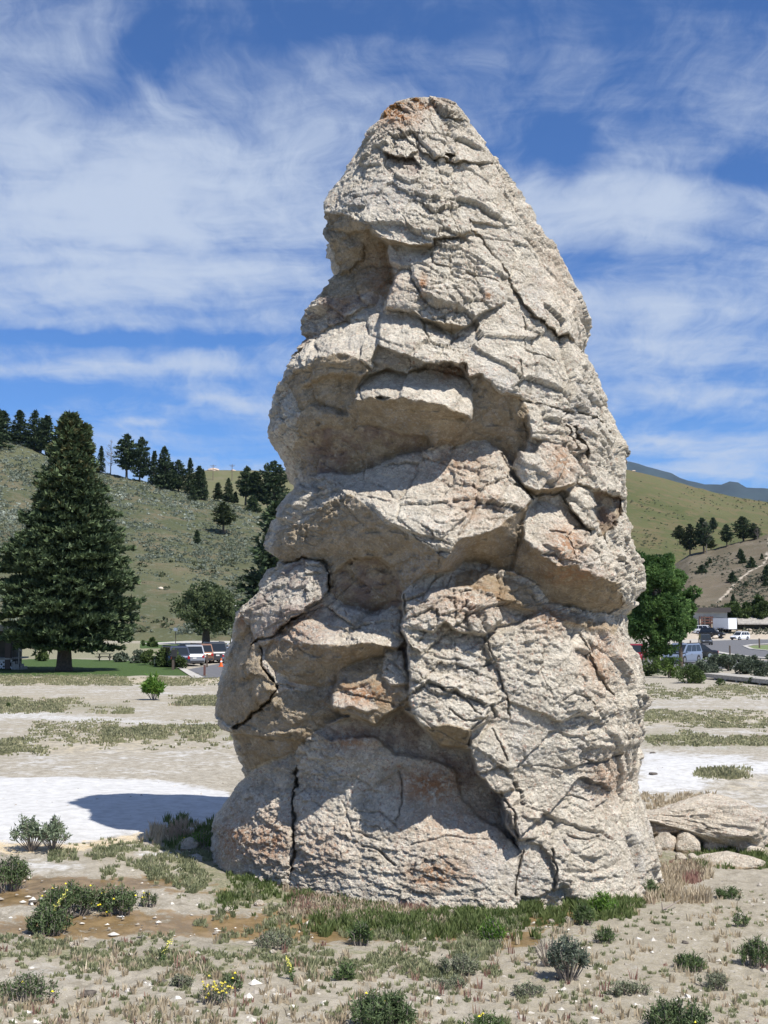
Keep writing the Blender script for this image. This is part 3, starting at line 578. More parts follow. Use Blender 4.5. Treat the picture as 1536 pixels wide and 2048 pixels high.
 ('cheek_plate', 1, [(985,1272,.12),(1040,1250,.14),(1090,1222,.14),(1110,1240,.16),(1150,1300,.16),(1180,1380,.16),(1180,1420,.15),(1120,1440,.15),(1015,1400,.16),(1000,1340,.16),(972,1290,.14)], 4, .02, ''),
 ('brick_row', 1, [(808,1200,.2),(860,1180,.16),(930,1175,.12),(985,1190,.14),(1000,1240,.2),(970,1268,.24),(925,1262,.3),(890,1242,.34),(865,1262,.36),(815,1252,.3)], 4, .05, ''),
 ('ledge_block', 1, [(816,1335,.3),(860,1345,.34),(905,1355,.36),(960,1378,.34),(978,1415,.34),(968,1440,.4),(945,1462,.40),(935,1495,.40),(880,1490,.44),(842,1448,.44),(818,1392,.36)], 4, .08, ''),
 ('ledge_block_under', 0, [(848,1452,.42),(900,1455,.5),(946,1462,.44),(938,1492,.24),(905,1496,.16),(880,1488,.2)], 3, 0, 'f'),
 ('left_cheek_slab', 1, [(975,1452,.26),(985,1450,.24),(1012,1500,.28),(1030,1540,.3),(1030,1578,.34),(990,1588,.42),(962,1562,.42),(942,1530,.38),(941,1490,.32)], 3, .08, ''),
 ('chin_slab', 1, [(1003,1592,.26),(1030,1580,.22),(1062,1590,.2),(1078,1640,.2),(1082,1676,.24),(1040,1678,.34),(1024,1640,.34),(1006,1618,.3)], 3, .08, ''),
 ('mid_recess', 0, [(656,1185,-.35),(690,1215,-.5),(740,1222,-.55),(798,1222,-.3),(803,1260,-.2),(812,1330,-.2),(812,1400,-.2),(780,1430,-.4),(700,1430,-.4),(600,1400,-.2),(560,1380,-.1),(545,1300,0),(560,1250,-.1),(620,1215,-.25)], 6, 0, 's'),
 ('upper_ledge', 1, [(560,1262,-.12),(600,1240,-.15),(640,1232,-.22),(665,1240,-.25),(690,1216,-.3),(720,1225,-.32),(745,1232,-.3),(786,1214,-.25),(800,1238,-.2),(803,1280,.02),(792,1292,.14),(740,1288,.26),(700,1285,.3),(640,1292,.26),(580,1286,.12),(545,1276,0)], 4, .05, ''),
 ('upper_ledge_under', 0, [(543,1278,0),(580,1288,.1),(640,1294,.22),(700,1288,.26),(740,1290,.22),(790,1294,.12),(788,1312,-.1),(750,1322,-.15),(715,1328,-.2),(690,1360,-.3),(640,1376,-.2),(590,1362,-.08),(556,1345,0),(535,1310,0)], 4, .06, 'f'),
 ('crack_boulder', 1, [(500,1238,0),(520,1200,.02),(550,1160,.04),(575,1132,.06),(610,1120,.08),(642,1128,.05),(654,1160,.0),(640,1195,.02),(600,1222,.10),(570,1245,.16),(548,1272,.16),(525,1294,.12),(505,1275,.05)], 4, .14, 's'),
 ('left_boulder', 1, [(470,1240,0),(492,1226,.02),(500,1262,.08),(522,1298,.12),(532,1340,.12),(556,1378,.08),(538,1398,.1),(500,1424,.1),(478,1450,.06),(452,1452,0),(441,1430,0),(445,1380,0),(460,1310,0)], 4, .14, 'f'),
 ('low_left_boulder', 1, [(474,1462,.0),(500,1432,.0),(545,1398,-.04),(575,1380,-.1),(610,1385,-.15),(680,1372,-.3),(692,1425,-.3),(650,1452,-.2),(612,1476,-.05),(594,1500,.0),(560,1512,.02),(525,1532,.05),(498,1546,.0),(480,1510,0)], 5, .1, 'f'),
 ('low_left_under', 0, [(480,1490,.0),(540,1470,.08),(600,1462,.04),(598,1500,-.05),(560,1514,-.05),(525,1534,-.02),(498,1546,0)], 8, .02, 'f'),
 ('tongue_block', 1, [(668,1418,.15),(666,1388,.05),(680,1342,-.1),(700,1330,-.15),(770,1312,-.15),(776,1296,-.1),(802,1304,-.05),(812,1352,.05),(816,1402,.15),(790,1426,.12),(762,1450,.1),(740,1448,.12),(700,1426,.2)], 4, .05, 'f'),
 ('tongue_lit', 1, [(666,1390,.12),(690,1384,.02),(736,1370,-.05),(744,1395,.1),(756,1416,.14),(738,1426,.22),(702,1412,.27),(670,1418,.22)], 3, .03, ''),
 ('tongue_upper', 1, [(772,1300,-.08),(798,1302,-.02),(808,1340,.1),(812,1370,.16),(780,1372,.2),(765,1350,.12)], 3, .05, ''),
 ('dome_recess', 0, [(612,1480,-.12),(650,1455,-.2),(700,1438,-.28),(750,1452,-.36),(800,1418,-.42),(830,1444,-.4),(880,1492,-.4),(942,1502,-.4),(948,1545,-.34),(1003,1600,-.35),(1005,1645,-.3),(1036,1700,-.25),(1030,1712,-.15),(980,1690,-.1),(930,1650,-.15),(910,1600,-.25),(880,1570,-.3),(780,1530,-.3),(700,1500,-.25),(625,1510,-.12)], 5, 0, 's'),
 ('dome', 1, [(594,1540,0),(600,1500,.02),(632,1468,.0),(660,1482,.0),(720,1475,-.03),(755,1480,-.05),(790,1510,-.06),(850,1520,-.18),(905,1540,-.18),(922,1600,-.1),(960,1640,-.06),(1000,1662,-.02),(1036,1700,.06),(1030,1760,.2),(1040,1860,.25),(560,1860,.18),(583,1740,.02),(588,1640,.04)], 6, .08, ''),
 ('dome_bulge', 0, [(620,1620,.08),(700,1590,.1),(800,1590,.1),(900,1640,.10),(980,1700,.15),(1000,1800,.24),(700,1800,.22),(610,1740,.18)], 60, 0, ''),
 ('low_left_dome', 1, [(430,1700,0),(429,1650,0),(450,1605,0),(492,1556,0),(530,1530,-.05),(585,1506,-.12),(592,1560,-.04),(584,1620,.04),(590,1680,.05),(582,1740,.08),(560,1860,.1),(420,1860,0)], 5, .12, ''),
 ('base_niche', 0, [(1042,1700,.1),(1062,1688,.08),(1085,1688,.05),(1108,1715,.02),(1112,1745,.02),(1108,1775,.03),(1080,1790,.05),(1030,1790,.08)], 5, 0, ''),
 ('base_niche_rim', 1, [(1058,1684,.16),(1085,1676,.16),(1120,1690,.14),(1138,1720,.14),(1130,1770,.14),(1114,1780,.14),(1115,1740,.14),(1104,1708,.14),(1086,1692,.14)], 3, .02, ''),
 ('knob_hollow', 0, [(770,305,-.05),(790,318,-.2),(830,316,-.2),(845,335,-.1),(830,352,.0),(780,345,.0)], 4, 0, 's'),
 ('brow_knob', 1, [(755,288,-.0),(790,282,0),(828,272,.02),(834,292,.1),(812,314,.16),(786,312,.16),(770,302,.12)], 3, .04, ''),
 ('crown_skin', 1, [(836,262,.02),(870,256,.02),(940,262,.0),(990,325,.02),(965,322,.06),(945,326,.12),(905,318,.14),(870,314,.12),(845,300,.1)], 3, .02, ''),
 ('crown_cap', 1, [(874,203,.0),(905,213,0),(930,238,0),(928,246,.04),(905,236,.08),(880,218,.06)], 2, .03, ''),
 ('side_crack_hole', 0, [(895,312,-.1),(902,306,-.12),(910,310,-.12),(905,318,-.1)], 2, 0, ''),
]
CRACKS = [ # polyline, half width px, depth m
 ([(500,1300),(520,1280),(548,1272),(600,1225)], 3, .35), ([(525,1298),(534,1340),(558,1378),(536,1400),(495,1432),(474,1458)], 4, .45),
 ([(568,1126),(610,1116),(645,1124),(657,1150),(655,1180)], 4, .4), ([(592,1540),(586,1600),(590,1680),(584,1740)], 3.5, .35),
 ([(1000,910),(1015,935),(1045,978),(1062,1000)], 5, .3), ([(1030,970),(1075,990),(1130,984)], 4, .25), ([(1132,985),(1150,1030),(1178,1056),(1182,1066)], 4, .3),
 ([(836,262),(832,285),(845,303),(872,318),(905,322),(945,330),(985,330)], 2, .14), ([(944,440),(940,462),(960,475),(1000,530),(1025,560)], 3, .16),
 ([(1018,560),(1060,640),(1100,655),(1140,680),(1165,708)], 3.5, .2), ([(1160,825),(1190,835),(1225,870)], 3, .2), ([(1155,855),(1170,900),(1172,920)], 5, .35), ([(1140,850),(1158,900)], 3, .2),
 ([(970,1275),(995,1330),(1010,1400),(1015,1440)], 2.5, .14), ([(985,1270),(1040,1250),(1092,1222)], 2.5, .12), ([(1180,1300),(1195,1350),(1230,1390)], 4, .2), ([(1150,1270),(1180,1320),(1205,1370)], 2.5, .13),
 ([(975,1425),(945,1460),(940,1490)], 3, .2), ([(982,1455),(1000,1490),(1014,1522)], 2.5, .14), ([(1168,1522),(1195,1525),(1235,1512)], 3, .15), ([(1125,1595),(1150,1590),(1180,1600)], 2.5, .12),
 ([(1125,1400),(1145,1388),(1170,1396),(1190,1410)], 2.5, .12), ([(1003,1585),(1030,1640),(1036,1690)], 3, .2), ([(1140,1672),(1170,1682),(1200,1674)], 2.5, .13), ([(1108,1700),(1118,1740),(1112,1770)], 3.5, .2),
 ([(1030,1790),(1035,1740),(1045,1700)], 3, .2), ([(800,1540),(805,1600),(790,1640)], 2, .12), ([(1098,1062),(1130,1070),(1150,1110),(1156,1130)], 3, .16), ([(1205,1065),(1225,1100),(1250,1130)], 3, .2),
 ([(700,985),(780,1000),(850,998),(915,1004)], 2.5, .10), ([(808,1190),(806,1260),(816,1330)], 3, .2), ([(985,1190),(1010,1210),(1030,1208)], 2, .1), ([(900,1420),(925,1440),(970,1440)], 3, .15),
 ([(860,1370),(900,1375),(935,1395),(960,1430)], 2.5, .15), ([(868,482),(866,528)], 2, .12), ([(866,528),(945,545),(1000,560)], 2, .1), ([(1040,640),(1050,700),(1110,720)], 2, .1),
 ([(900,640),(905,700)], 1.8, .08), ([(1045,800),(1100,812),(1150,825)], 3, .15), ([(1042,720),(1044,800)], 2, .12), ([(1085,1290),(1080,1340),(1110,1400)], 1.5, .06), ([(700,1620),(760,1625),(790,1650)], 2, .08),
 ([(1150,1130),(1215,1112)], 2, .06), ([(680,1600),(700,1660),(760,1680)], 2, .08), ([(820,1690),(900,1670),(980,1680)], 2, .08), ([(725,1690),(760,1700),(790,1730)], 3, .14),
 ([(1000,1210),(1050,1225),(1092,1222)], 2, .08), ([(905,1180),(910,1240),(940,1262)], 2, .08), ([(840,1280),(900,1290),(960,1285)], 2, .07), ([(850,1310),(930,1325),(985,1320)], 2, .07),
]
LICHEN = [(795,232,45,24,1.),(850,208,40,10,1.),(848,572,8,22,1.),(975,598,10,14,.8),(905,745,40,12,.7),(1120,925,35,40,.75),(1130,1090,40,45,.85),(1140,1150,60,20,.6),(730,1390,50,25,.9),(700,1480,50,25,.7),
          (860,1570,70,40,.9),(470,1680,60,50,.8),(540,1680,40,60,.8),(870,1750,60,30,.9),(950,1000,60,60,.45),(1220,1560,40,40,.6),(910,930,90,40,.5),(480,1240,15,20,1.),(590,1260,80,40,.5),(930,1200,90,40,.5),(770,560,40,60,.45),
          (1060,300,40,80,.5),(1150,480,60,120,.45),(900,1650,120,80,.4),(640,1700,80,60,.4),(1100,1240,40,30,.7),(1200,1320,40,60,.6)]
def build_rock():
    gx0, gy0, st = 396., 180., 1.5
    gx = np.arange(gx0, 1370, st); gy = np.arange(gy0, 1870, st)
    X0, Y0 = np.meshgrid(gx, gy)
    # jagged edges: warp the lookup a little
    jx = 7 * fbm(X0 * .035, Y0 * .035, 0, 4, 71, .6); jy = 7 * fbm(X0 * .035, Y0 * .035, 5, 4, 72, .6)
    X, Y = X0 + jx, Y0 + jy
    SM = np.zeros(X.shape); H = .05 * fbm(X0 * .01, Y0 * .01, 1, 2, 77); FR = np.zeros(X.shape); ST = np.zeros(X.shape); ID = np.zeros(X.shape, np.int32)
    for i, (nm, part, P, ew, rnd, fl) in enumerate(PATCH):
        A = np.asarray(P, float); lo, hi = A.min(0), A.max(0)
        if 'under' in nm: A[:, 2] = np.where(A[:, 2] > .12, A[:, 2] + .035, np.where(A[:, 2] < -.04, A[:, 2] * 1.25, A[:, 2]))
        j0 = max(0, int((lo[0] - 25 - gx0) / st)); j1 = int((hi[0] + 25 - gx0) / st) + 1
        i0 = max(0, int((lo[1] - 25 - gy0) / st)); i1 = int((hi[1] + 25 - gy0) / st) + 1
        sl = (slice(i0, i1), slice(j0, j1)); x, y = X[sl], Y[sl]
        d = poly_sd(x, y, A); ins = d > -ew; h = mvc(x, y, A)
        m = sstep(d, -ew * 1.1, -.2) if ew < 12 else sstep(d, -ew * .2, ew)
        if rnd: h = h + rnd * (1 - np.exp(-np.clip(d, 0, 1e9) / (12 if rnd < .08 else 22))) - rnd * .4
        H[sl] = H[sl] * (1 - m) + h * m
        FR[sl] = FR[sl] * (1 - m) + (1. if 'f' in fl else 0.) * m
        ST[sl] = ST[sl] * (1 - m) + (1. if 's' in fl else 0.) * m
        SM[sl] = SM[sl] * (1 - m) + (1. if 'dome' in nm or 'niche' in nm or nm == 'cheek_plate' else 0.) * m
        sub = ID[sl]; sub[d > 0] = i + 1 if part else 0
    CK = np.zeros(X.shape)
    for P, wd, dp in CRACKS:
        A = np.asarray(P, float); lo, hi = A.min(0), A.max(0)
        j0 = max(0, int((lo[0] - 25 - gx0) / st)); j1 = int((hi[0] + 25 - gx0) / st) + 1
        i0 = max(0, int((lo[1] - 25 - gy0) / st)); i1 = int((hi[1] + 25 - gy0) / st) + 1
        sl = (slice(i0, i1), slice(j0, j1)); d = line_d(X[sl], Y[sl], P)
        wv = wd * .8 * (1.0 + .5 * vnoise(X[sl] * .05, Y[sl] * .05, 0, 5))
        CK[sl] = np.maximum(CK[sl], dp * np.clip(1 - d / (wv + .3), 0, 1) ** .7)
    def blur(G, n):
        k = np.exp(-np.linspace(-2, 2, 2 * n + 1) ** 2); k /= k.sum(); G = np.apply_along_axis(lambda q: np.convolve(np.pad(q, n, 'edge'), k, 'valid'), 0, G)
        return np.apply_along_axis(lambda q: np.convolve(np.pad(q, n, 'edge'), k, 'valid'), 1, G)
    e = np.clip(blur((FR > .5).astype(float), 4), 0, 1); e = np.clip(4 * e * (1 - e) * 1.2, 0, 1)
    H = H * (1 - e) + blur(H, 3) * e
    H = H * np.where(H < 0, 1.15, 1.38) - CK * .75
    LI = np.zeros(X.shape)
    for (px, py, sx, sy, w) in LICHEN: LI = np.maximum(LI, w * np.exp(-((X - px) / sx) ** 2 - ((Y - py) / sy) ** 2))
    def samp(G, px, py, near=False):
        u = np.clip((px - gx0) / st, 0, G.shape[1] - 1.001); v = np.clip((py - gy0) / st, 0, G.shape[0] - 1.001)
        if near: return G[(v + .5).astype(int).clip(0, G.shape[0] - 1), (u + .5).astype(int).clip(0, G.shape[1] - 1)]
        i, j = v.astype(int), u.astype(int); a, b = v - i, u - j
        return (G[i, j] * (1 - b) + G[i, j + 1] * b) * (1 - a) + (G[i + 1, j] * (1 - b) + G[i + 1, j + 1] * b) * a
    NR, NF, NB = 1080, 560, 90
    rows = np.linspace(203, 1850, NR)
    L = np.interp(rows, *zip(*SIL_L)); R = np.interp(rows, *zip(*SIL_R))
    L = L + 2.0 * fbm(rows * .12, 0, 0, 3, 81); R = R + 2.0 * fbm(rows * .12, 9, 0, 3, 82) - 4 * sstep(rows, 300, 500)
    xl, _, z = at(L, rows, YC); xr, _, _ = at(R, rows, YC)
    cx, rx = (xl + xr) / 2, (xr - xl) / 2
    # depth profile: smoother than the outline
    k = np.ones(61) / 61; rs = np.convolve(np.pad(rx, 30, 'edge'), k, 'valid'); ry = np.minimum(rs, rx * 1.15) * np.interp(rows, [203, 700, 1200, 1850], [.74, .78, .83, .81])
    s = np.linspace(-1, 1, NF); th = .72 * np.arcsin(s) + .28 * s * PI / 2
    tb = np.linspace(PI / 2, 3 * PI / 2, NB + 2)[1:-1]; TH = np.concatenate([th, tb])[None, :]
    CX_, RX, RY, ZZ = cx[:, None], rx[:, None], ry[:, None], z[:, None]
    ct, sn = np.cos(TH), np.sin(TH)
    pw = .92
    sct = np.sign(ct) * np.abs(ct) ** pw
    BX = CX_ + RX * sn; BY = YC - RY * sct; BZ = ZZ + 0 * BX
    front = sstep(ct, .06, .42) + 0 * BX
    px, py = proj(BX, BY, BZ)
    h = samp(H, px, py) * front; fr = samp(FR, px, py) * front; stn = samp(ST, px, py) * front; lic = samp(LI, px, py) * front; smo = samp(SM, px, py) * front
    idv = np.where(front > .02, samp(ID, px, py, True), 0)
    D = np.stack([-BX, -BY, CAMZ - BZ], -1); D /= np.linalg.norm(D, axis=-1)[..., None]
    P = np.stack([BX, BY, BZ], -1) + D * h[..., None]
    # flaky, bark-like plates: cellular steps at three sizes, proud at the lower edge
    N = np.stack([sn + 0 * BX, -ct * 1.0 + 0 * BX, .22 + 0 * BX], -1); N /= np.linalg.norm(N, axis=-1)[..., None]
    u = TH * (1.2 + .55 * RX); v = BZ
    back = 1 - front
    side = sstep(TH, .25, 1.2) * (TH < 2.2)
    ang = .15 + .95 * side + .07 * fbm(u * .5, v * .5, 0, 2, 91)
    wu = .16 * fbm(u * 1.2, v * 1.2, 1, 2, 92); wv_ = .14 * fbm(u * 1.2, v * 1.2, 3, 2, 93)
    fu = .035 * fbm(u * 9, v * 9, 1, 3, 94, .6); fv = .035 * fbm(u * 9, v * 9, 3, 3, 95, .6)
    rough = np.clip(1 - .45 * fr, .25, 1); disp = np.zeros(BX.shape); crk = np.zeros(BX.shape)
    UU, VV = u + wu + fu, v + wv_ + fv
    side = sstep(side + .5 * fbm(u * .8, v * .8, 6, 3, 87), .35, .75)
    patchy = .35 + .9 * sstep(fbm(u * .9, v * .9, 4, 3, 90), -.25, .35)
    for (su, sv, amp, ck, seed) in ((.90, .60, .10, .05, 101), (.42, .30, .062, .034, 102), (.17, .105, .030, .020, 103), (.075, .045, .017, .010, 104)):
        pm = (patchy if su < .5 else 1.) * (1 - (.72 if su > .3 else -.15) * smo)
        for an, wgt, sd in ((.16, 1 - side, 0), (1.05, side, 40)):
            ca, sa = math.cos(an), math.sin(an); ur = UU * ca - VV * sa; vr = UU * sa + VV * ca
            b1, b2, r1, r2, du, dv = cells(ur / su, vr / sv, seed + sd)
            tx = (((r1 * 7.3) % 1) - .5) * .9; ty = -(.15 + .75 * ((r2 * 5.1) % 1))
            disp += wgt * rough * pm * amp * ((r1 - .5) * 1.1 + np.clip(du, -.8, .8) * tx + np.clip(dv, -.8, .8) * ty)
            disp -= wgt * rough * pm * ck * (1 - sstep(b2 - b1, .0, .10)) * (r2 > .45)
    disp += .05 * fbm(BX * 1.1, BY * 1.1, BZ * 1.1, 3, 96) + .020 * fbm(BX * 4, BY * 4, BZ * 4, 4, 97, .6) + rough * .022 * fbm(BX * 18, BY * 18, BZ * 18, 3, 98, .7)
    pit = vnoise(BX * 9, BY * 9, BZ * 9, 99); disp -= .05 * fr * sstep(pit, .35, .7); disp += fr * (.035 * fbm(BX * 1.5, BY * 1.5, BZ * 7, 4, 88, .6) + .03 * fbm(BX * 6, BY * 6, BZ * 6, 3, 89, .6))
    b1, b2, r1, r2, du, dv = cells(ur / 1.9, vr / 1.25, 105)
    disp += back * (.30 * (r1 - .5) - .25 * dv - .25 * (1 - sstep(b2 - b1, 0, .12)))
    edge = 1 - .45 * (sstep(np.abs(sn), .93, .995) * (ct > -.3))
    taper = sstep(rows, 203, 235)[:, None]
    P = P + N * (disp * edge * (.25 + .75 * taper))[..., None]
    # rows -> quads
    nr, nc = BX.shape; idx = np.arange(nr * nc).reshape(nr, nc); nx = np.roll(idx, -1, 1)
    Fq = np.stack([idx[:-1], idx[1:], nx[1:], nx[:-1]], -1).reshape(-1, 4)
    fid = idv[:-1].copy(); 
    for r_ in np.unique(fid):                            # keep only the biggest connected island of every slab
        if not r_: continue
        mk = fid == r_; ii, jj = np.nonzero(mk); lab = np.zeros(mk.shape, np.int64); sub = mk[ii.min():ii.max() + 1, jj.min():jj.max() + 1]
        lb = np.where(sub, np.arange(sub.size).reshape(sub.shape) + 1, 0)
        while True:
            o_ = lb; p_ = np.pad(lb, 1); nb_ = np.maximum.reduce([p_[1:-1, 1:-1], p_[:-2, 1:-1], p_[2:, 1:-1], p_[1:-1, :-2], p_[1:-1, 2:]]); nb_ = np.where(sub, nb_, 0)
            fl_ = nb_.ravel(); tmp = fl_[np.maximum(nb_, 1) - 1].reshape(nb_.shape); lb = np.where(sub, np.maximum(nb_, tmp), 0)
            if (lb == o_).all(): break
        u_, c_ = np.unique(lb[lb > 0], return_counts=True); bad = sub & (lb != u_[c_.argmax()])
        v_ = fid[ii.min():ii.max() + 1, jj.min():jj.max() + 1]; v_[bad] = 0
    fid = fid.reshape(-1)
    V = P.reshape(-1, 3); A = {'fresh': fr.ravel(), 'lichen': lic.ravel(), 'red_brown': stn.ravel()}
    # cap
    V = np.vstack([V, [V[idx[0]].mean(0) + np.array([0, 0, .03])]]); ci = len(V) - 1
    for k_ in A: A[k_] = np.append(A[k_], A[k_][0])
    cap = np.stack([np.full(nc, ci), idx[0], nx[0]], -1)
    m = rock_material()
    root = empty('rock_cone', (float(cx[-200]), YC, 0.0), label='towering pale grey rock cone with jagged cracked slabs standing on the dry flat', cat='rock formation')
    V = V - np.array(root.location)
    cnt = np.bincount(fid, minlength=len(PATCH) + 1)
    for r in np.unique(fid):
        f = Fq[fid == r]
        if r and len(f) < 60: continue
        fs = [f] + ([cap] if r == 0 else [])
        us = np.unique(np.concatenate([q.ravel() for q in fs])); mp = np.zeros(len(V), np.int32); mp[us] = np.arange(len(us))
        nm = 'rock_core' if r == 0 else ('boulder' if 'boulder' in PATCH[r - 1][0] or 'dome' in PATCH[r - 1][0] else 'rock_slab')
        o = mesh_np(nm, V[us], [mp[q] for q in fs], m, root, smooth=True, attrs={a: b[us] for a, b in A.items()})
    # brittle lichen covered rim piece on the very top
    return root
ROCK = build_rock()
# ------------------------------------------------------------------ boulders and stones
def stone(name, c, r, label=None, cat='rock', group=None, seed=0, res=(40, 26), lump=.25, tilt=0., rot=0., flat=0., fresh=.15, shape=None, parent=None, detail=1.):
    nu, nv = res; th = np.linspace(0, 2 * PI, nu, endpoint=False)[None, :]; ph = np.linspace(-PI / 2, PI / 2, nv)[:, None]
    x = np.cos(ph) * np.cos(th); y = np.cos(ph) * np.sin(th); z = np.sin(ph) + 0 * th
    s = seed * 3.7
    g = 1 + lump * fbm(x * 1.2 + s, y * 1.2, z * 1.2, 3, seed)
    # facets: clip by a few random planes
    rr = np.random.default_rng(seed + 5)
    for _ in range(9):
        n = rr.normal(size=3); n /= np.linalg.norm(n); d = (x * n[0] + y * n[1] + z * n[2]) * g; lim = rr.uniform(.62, .92)
        g = np.where(d > lim, g * (lim + (d - lim) * .18) / np.maximum(d, 1e-6), g)
    g = g + detail * (.05 * fbm(x * 4 + s, y * 4, z * 4, 3, seed + 2) + .025 * fbm(x * 12, y * 12 + s, z * 12, 3, seed + 3))
    b1, b2, r1, r2, du, dv = cells((x + z * .5) * 4 + s, (y + z) * 4, seed + 9); g = g + detail * .04 * (r1 - .5)
    x, y, z = x * g * r[0], y * g * r[1], z * g * r[2]
    z = np.where(z < -flat * r[2], -flat * r[2] + (z + flat * r[2]) * .2, z) if flat else z
    if shape: x, y, z = shape(x / r[0], y / r[1], z / r[2]); x, y, z = x * r[0], y * r[1], z * r[2]
    ct, st_ = math.cos(tilt), math.sin(tilt); x, z = x * ct - z * st_, x * st_ + z * ct
    V = np.stack([x, y, z], -1).reshape(-1, 3); idx = np.arange(nu * nv).reshape(nv, nu); nx = np.roll(idx, -1, 1)
    Fq = np.stack([idx[:-1], nx[:-1], nx[1:], idx[1:]], -1).reshape(-1, 4)
    A = {'fresh': np.clip(fresh + .5 * (V[:, 2] < -.1 * r[2]), 0, 1), 'lichen': np.full(len(V), .12), 'red_brown': np.zeros(len(V))}  # undersides get the same tan, with its painted-in shade
    o = mesh_np(name, V, Fq, MATS['rock'], parent, smooth=True, attrs=A); o.location = c; o.rotation_euler = (0, 0, rot)
    if label: tag(o, label, cat, group)
    return o
# rim piece of the cone's top: rusty and yellow with lichen
top = at(805, 232, YC); crust = simple('lichen_crust', (.27, .135, .045), .95, 0, .7, 14, bump=1)
for i, (px, py, rx_, rz_, s_) in enumerate(((778, 244, .15, .15, 3), (800, 222, .20, .10, 4), (832, 208, .16, .055, 5))):
    x_, y_, z_ = at(px, py, YC - .12)
    o = stone('lichen_knob', (0, 0, 0), (rx_, .25, rz_), seed=60 + s_, res=(60, 40), lump=.9, detail=3.5)
    o.data.materials.clear(); o.data.materials.append(crust)
    o.parent = ROCK; o.location = Vector((float(x_), float(y_), float(z_))) - ROCK.location
    o['label'] = 'orange and mustard lichen crusted rim lump'
# fallen slab on the right
bp = gpt(1440, 1712)
def slabshape(x, y, z):
    t = sstep(x, -1.0, .35); zz = z * (.22 + .78 * t) + .30 * (1 - t) + .05
    zz = np.where((x < .25) & (z < 0), zz * 1. + .06, zz); return x, y * (.6 + .4 * t), zz
big = stone('fallen_slab', (bp.x + .12, bp.y + 1.0, bp.z + .30), (1.42, .95, .62), 'large pale fallen boulder leaning right of the cone, dark pitted upper left side', 'boulder', seed=21, res=(190, 120), lump=.3, detail=1.7, fresh=-.5, shape=slabshape, rot=.12)
bp2 = gpt(1345, 1700)
stone('fallen_slab', (bp2.x + .15, bp2.y + .55, bp2.z + .36), (.85, .5, .15), 'thin grey rock ledge jutting left from the big fallen boulder over a dark gap', 'rock', seed=23, res=(80, 40), lump=.15, tilt=.10, detail=1.3)
bp3 = gpt(1400, 1712)
stone('fallen_slab', (bp3.x + .2, bp3.y + .95, bp3.z + .14), (1.15, .45, .26), 'low brown shaded rock footing under the fallen boulder', 'rock', seed=25, res=(60, 36), lump=.2, fresh=1.)
BL = [(1307, 1356, 1668, 1704, 'cream boulder with a ledge, leftmost of the row in front of the fallen slab'), (1356, 1408, 1670, 1711, 'rounded cream boulder leaning right, second in the row before the fallen slab'),
      (1414, 1460, 1682, 1708, 'small domed pitted boulder in the middle of the row'), (1463, 1536, 1686, 1712, 'low two lobed pale boulder at the right end of the row'),
      (1303, 1328, 1690, 1719, 'narrow stone tucked against the right foot of the cone'), (1353, 1377, 1712, 1726, 'small low cream stone in brown grass'),
      (1377, 1401, 1712, 1731, 'small upright cream stone beside the low one'), (1424, 1538, 1716, 1740, 'flat long pale grey rock lying in front of the row'),
      (355, 400, 1684, 1704, 'white crusty rock by the green tuft left of the cone')]
for i, (x0, x1, y0, y1, lb) in enumerate(BL):
    c = gpt((x0 + x1) / 2, y1 - 3); w = (x1 - x0) / F * c.y / 2; h = (y1 - y0) / F * c.y / 2
    stone('boulder', (c.x, c.y + w * .7, c.z + h * .55), (w * 1.12, w * .95, h * 1.45), lb, 'rock', 'boulders around the cone', seed=30 + i, res=(48, 30), fresh=.3, lump=.35, rot=i * 1.3)
SL = [(56, 73, 1800, 1808, 'white rounded stone in the brown seep at the left'), (139, 157, 1827, 1835, 'grey flat stone below the dark flowering shrubs'), (132, 163, 1884, 1896, 'white stone in dry grass near the left edge'),
      (446, 466, 1813, 1825, 'white angular stone beside the seep'), (160, 191, 1979, 1993, 'dark brown stone on the pale gravel'), (537, 555, 1898, 1910, 'bright white cube shaped stone on the gravel'),
      (790, 811, 1823, 1831, 'white stone in the grass before the cone'), (632, 670, 1822, 1832, 'low whitish crust stone left of the middle'), (505, 530, 1799, 1812, 'pale stone in grass below the small dome'),
      (888, 919, 1819, 1832, 'leftmost white stone of the cluster at the cone foot'), (930, 955, 1823, 1834, 'small white stone of the cluster at the cone foot'), (960, 992, 1805, 1827, 'tallest white stone of the cluster at the cone foot'),
      (998, 1019, 1803, 1820, 'white stone at the right end of the foot cluster'), (1127, 1148, 1834, 1846, 'white stone at the rim of the right puddle'), (1097, 1114, 1837, 1846, 'small stone left of the puddle rim stone'),
      (1299, 1313, 1504, 1508, 'small dark flat stone on the white crust, the upper one'), (1299, 1318, 1544, 1550, 'dark flat stone on the white crust'), (1012, 1022, 1866, 1873, 'pebble in the ochre water'),
      (1363, 1378, 1882, 1889, 'brown clod on the right gravel'), (790, 803, 1878, 1889, 'pale stone on the rim of the seep'), (808, 822, 1944, 1952, 'dark little stone beside grass in the middle foreground')]
dark_stone = simple('dark_stone', (.10, .085, .07), .9, 0, .4, 30, bump=.6)
for i, (x0, x1, y0, y1, lb) in enumerate(SL):
    c = gpt((x0 + x1) / 2, y1 - 1); w = (x1 - x0) / F * c.y / 2; h = (y1 - y0) / F * c.y / 2
    o = stone('stone', (c.x, c.y + w * .5, c.z + h * .35), (w * 1.1, w * .85, h * 1.2), lb, 'stone', 'loose stones on the flat', seed=80 + i, res=(22, 14), lump=.4, rot=i, fresh=.3, detail=.8)
    if 'dark' in lb or 'brown' in lb: o.data.materials.clear(); o.data.materials.append(dark_stone)
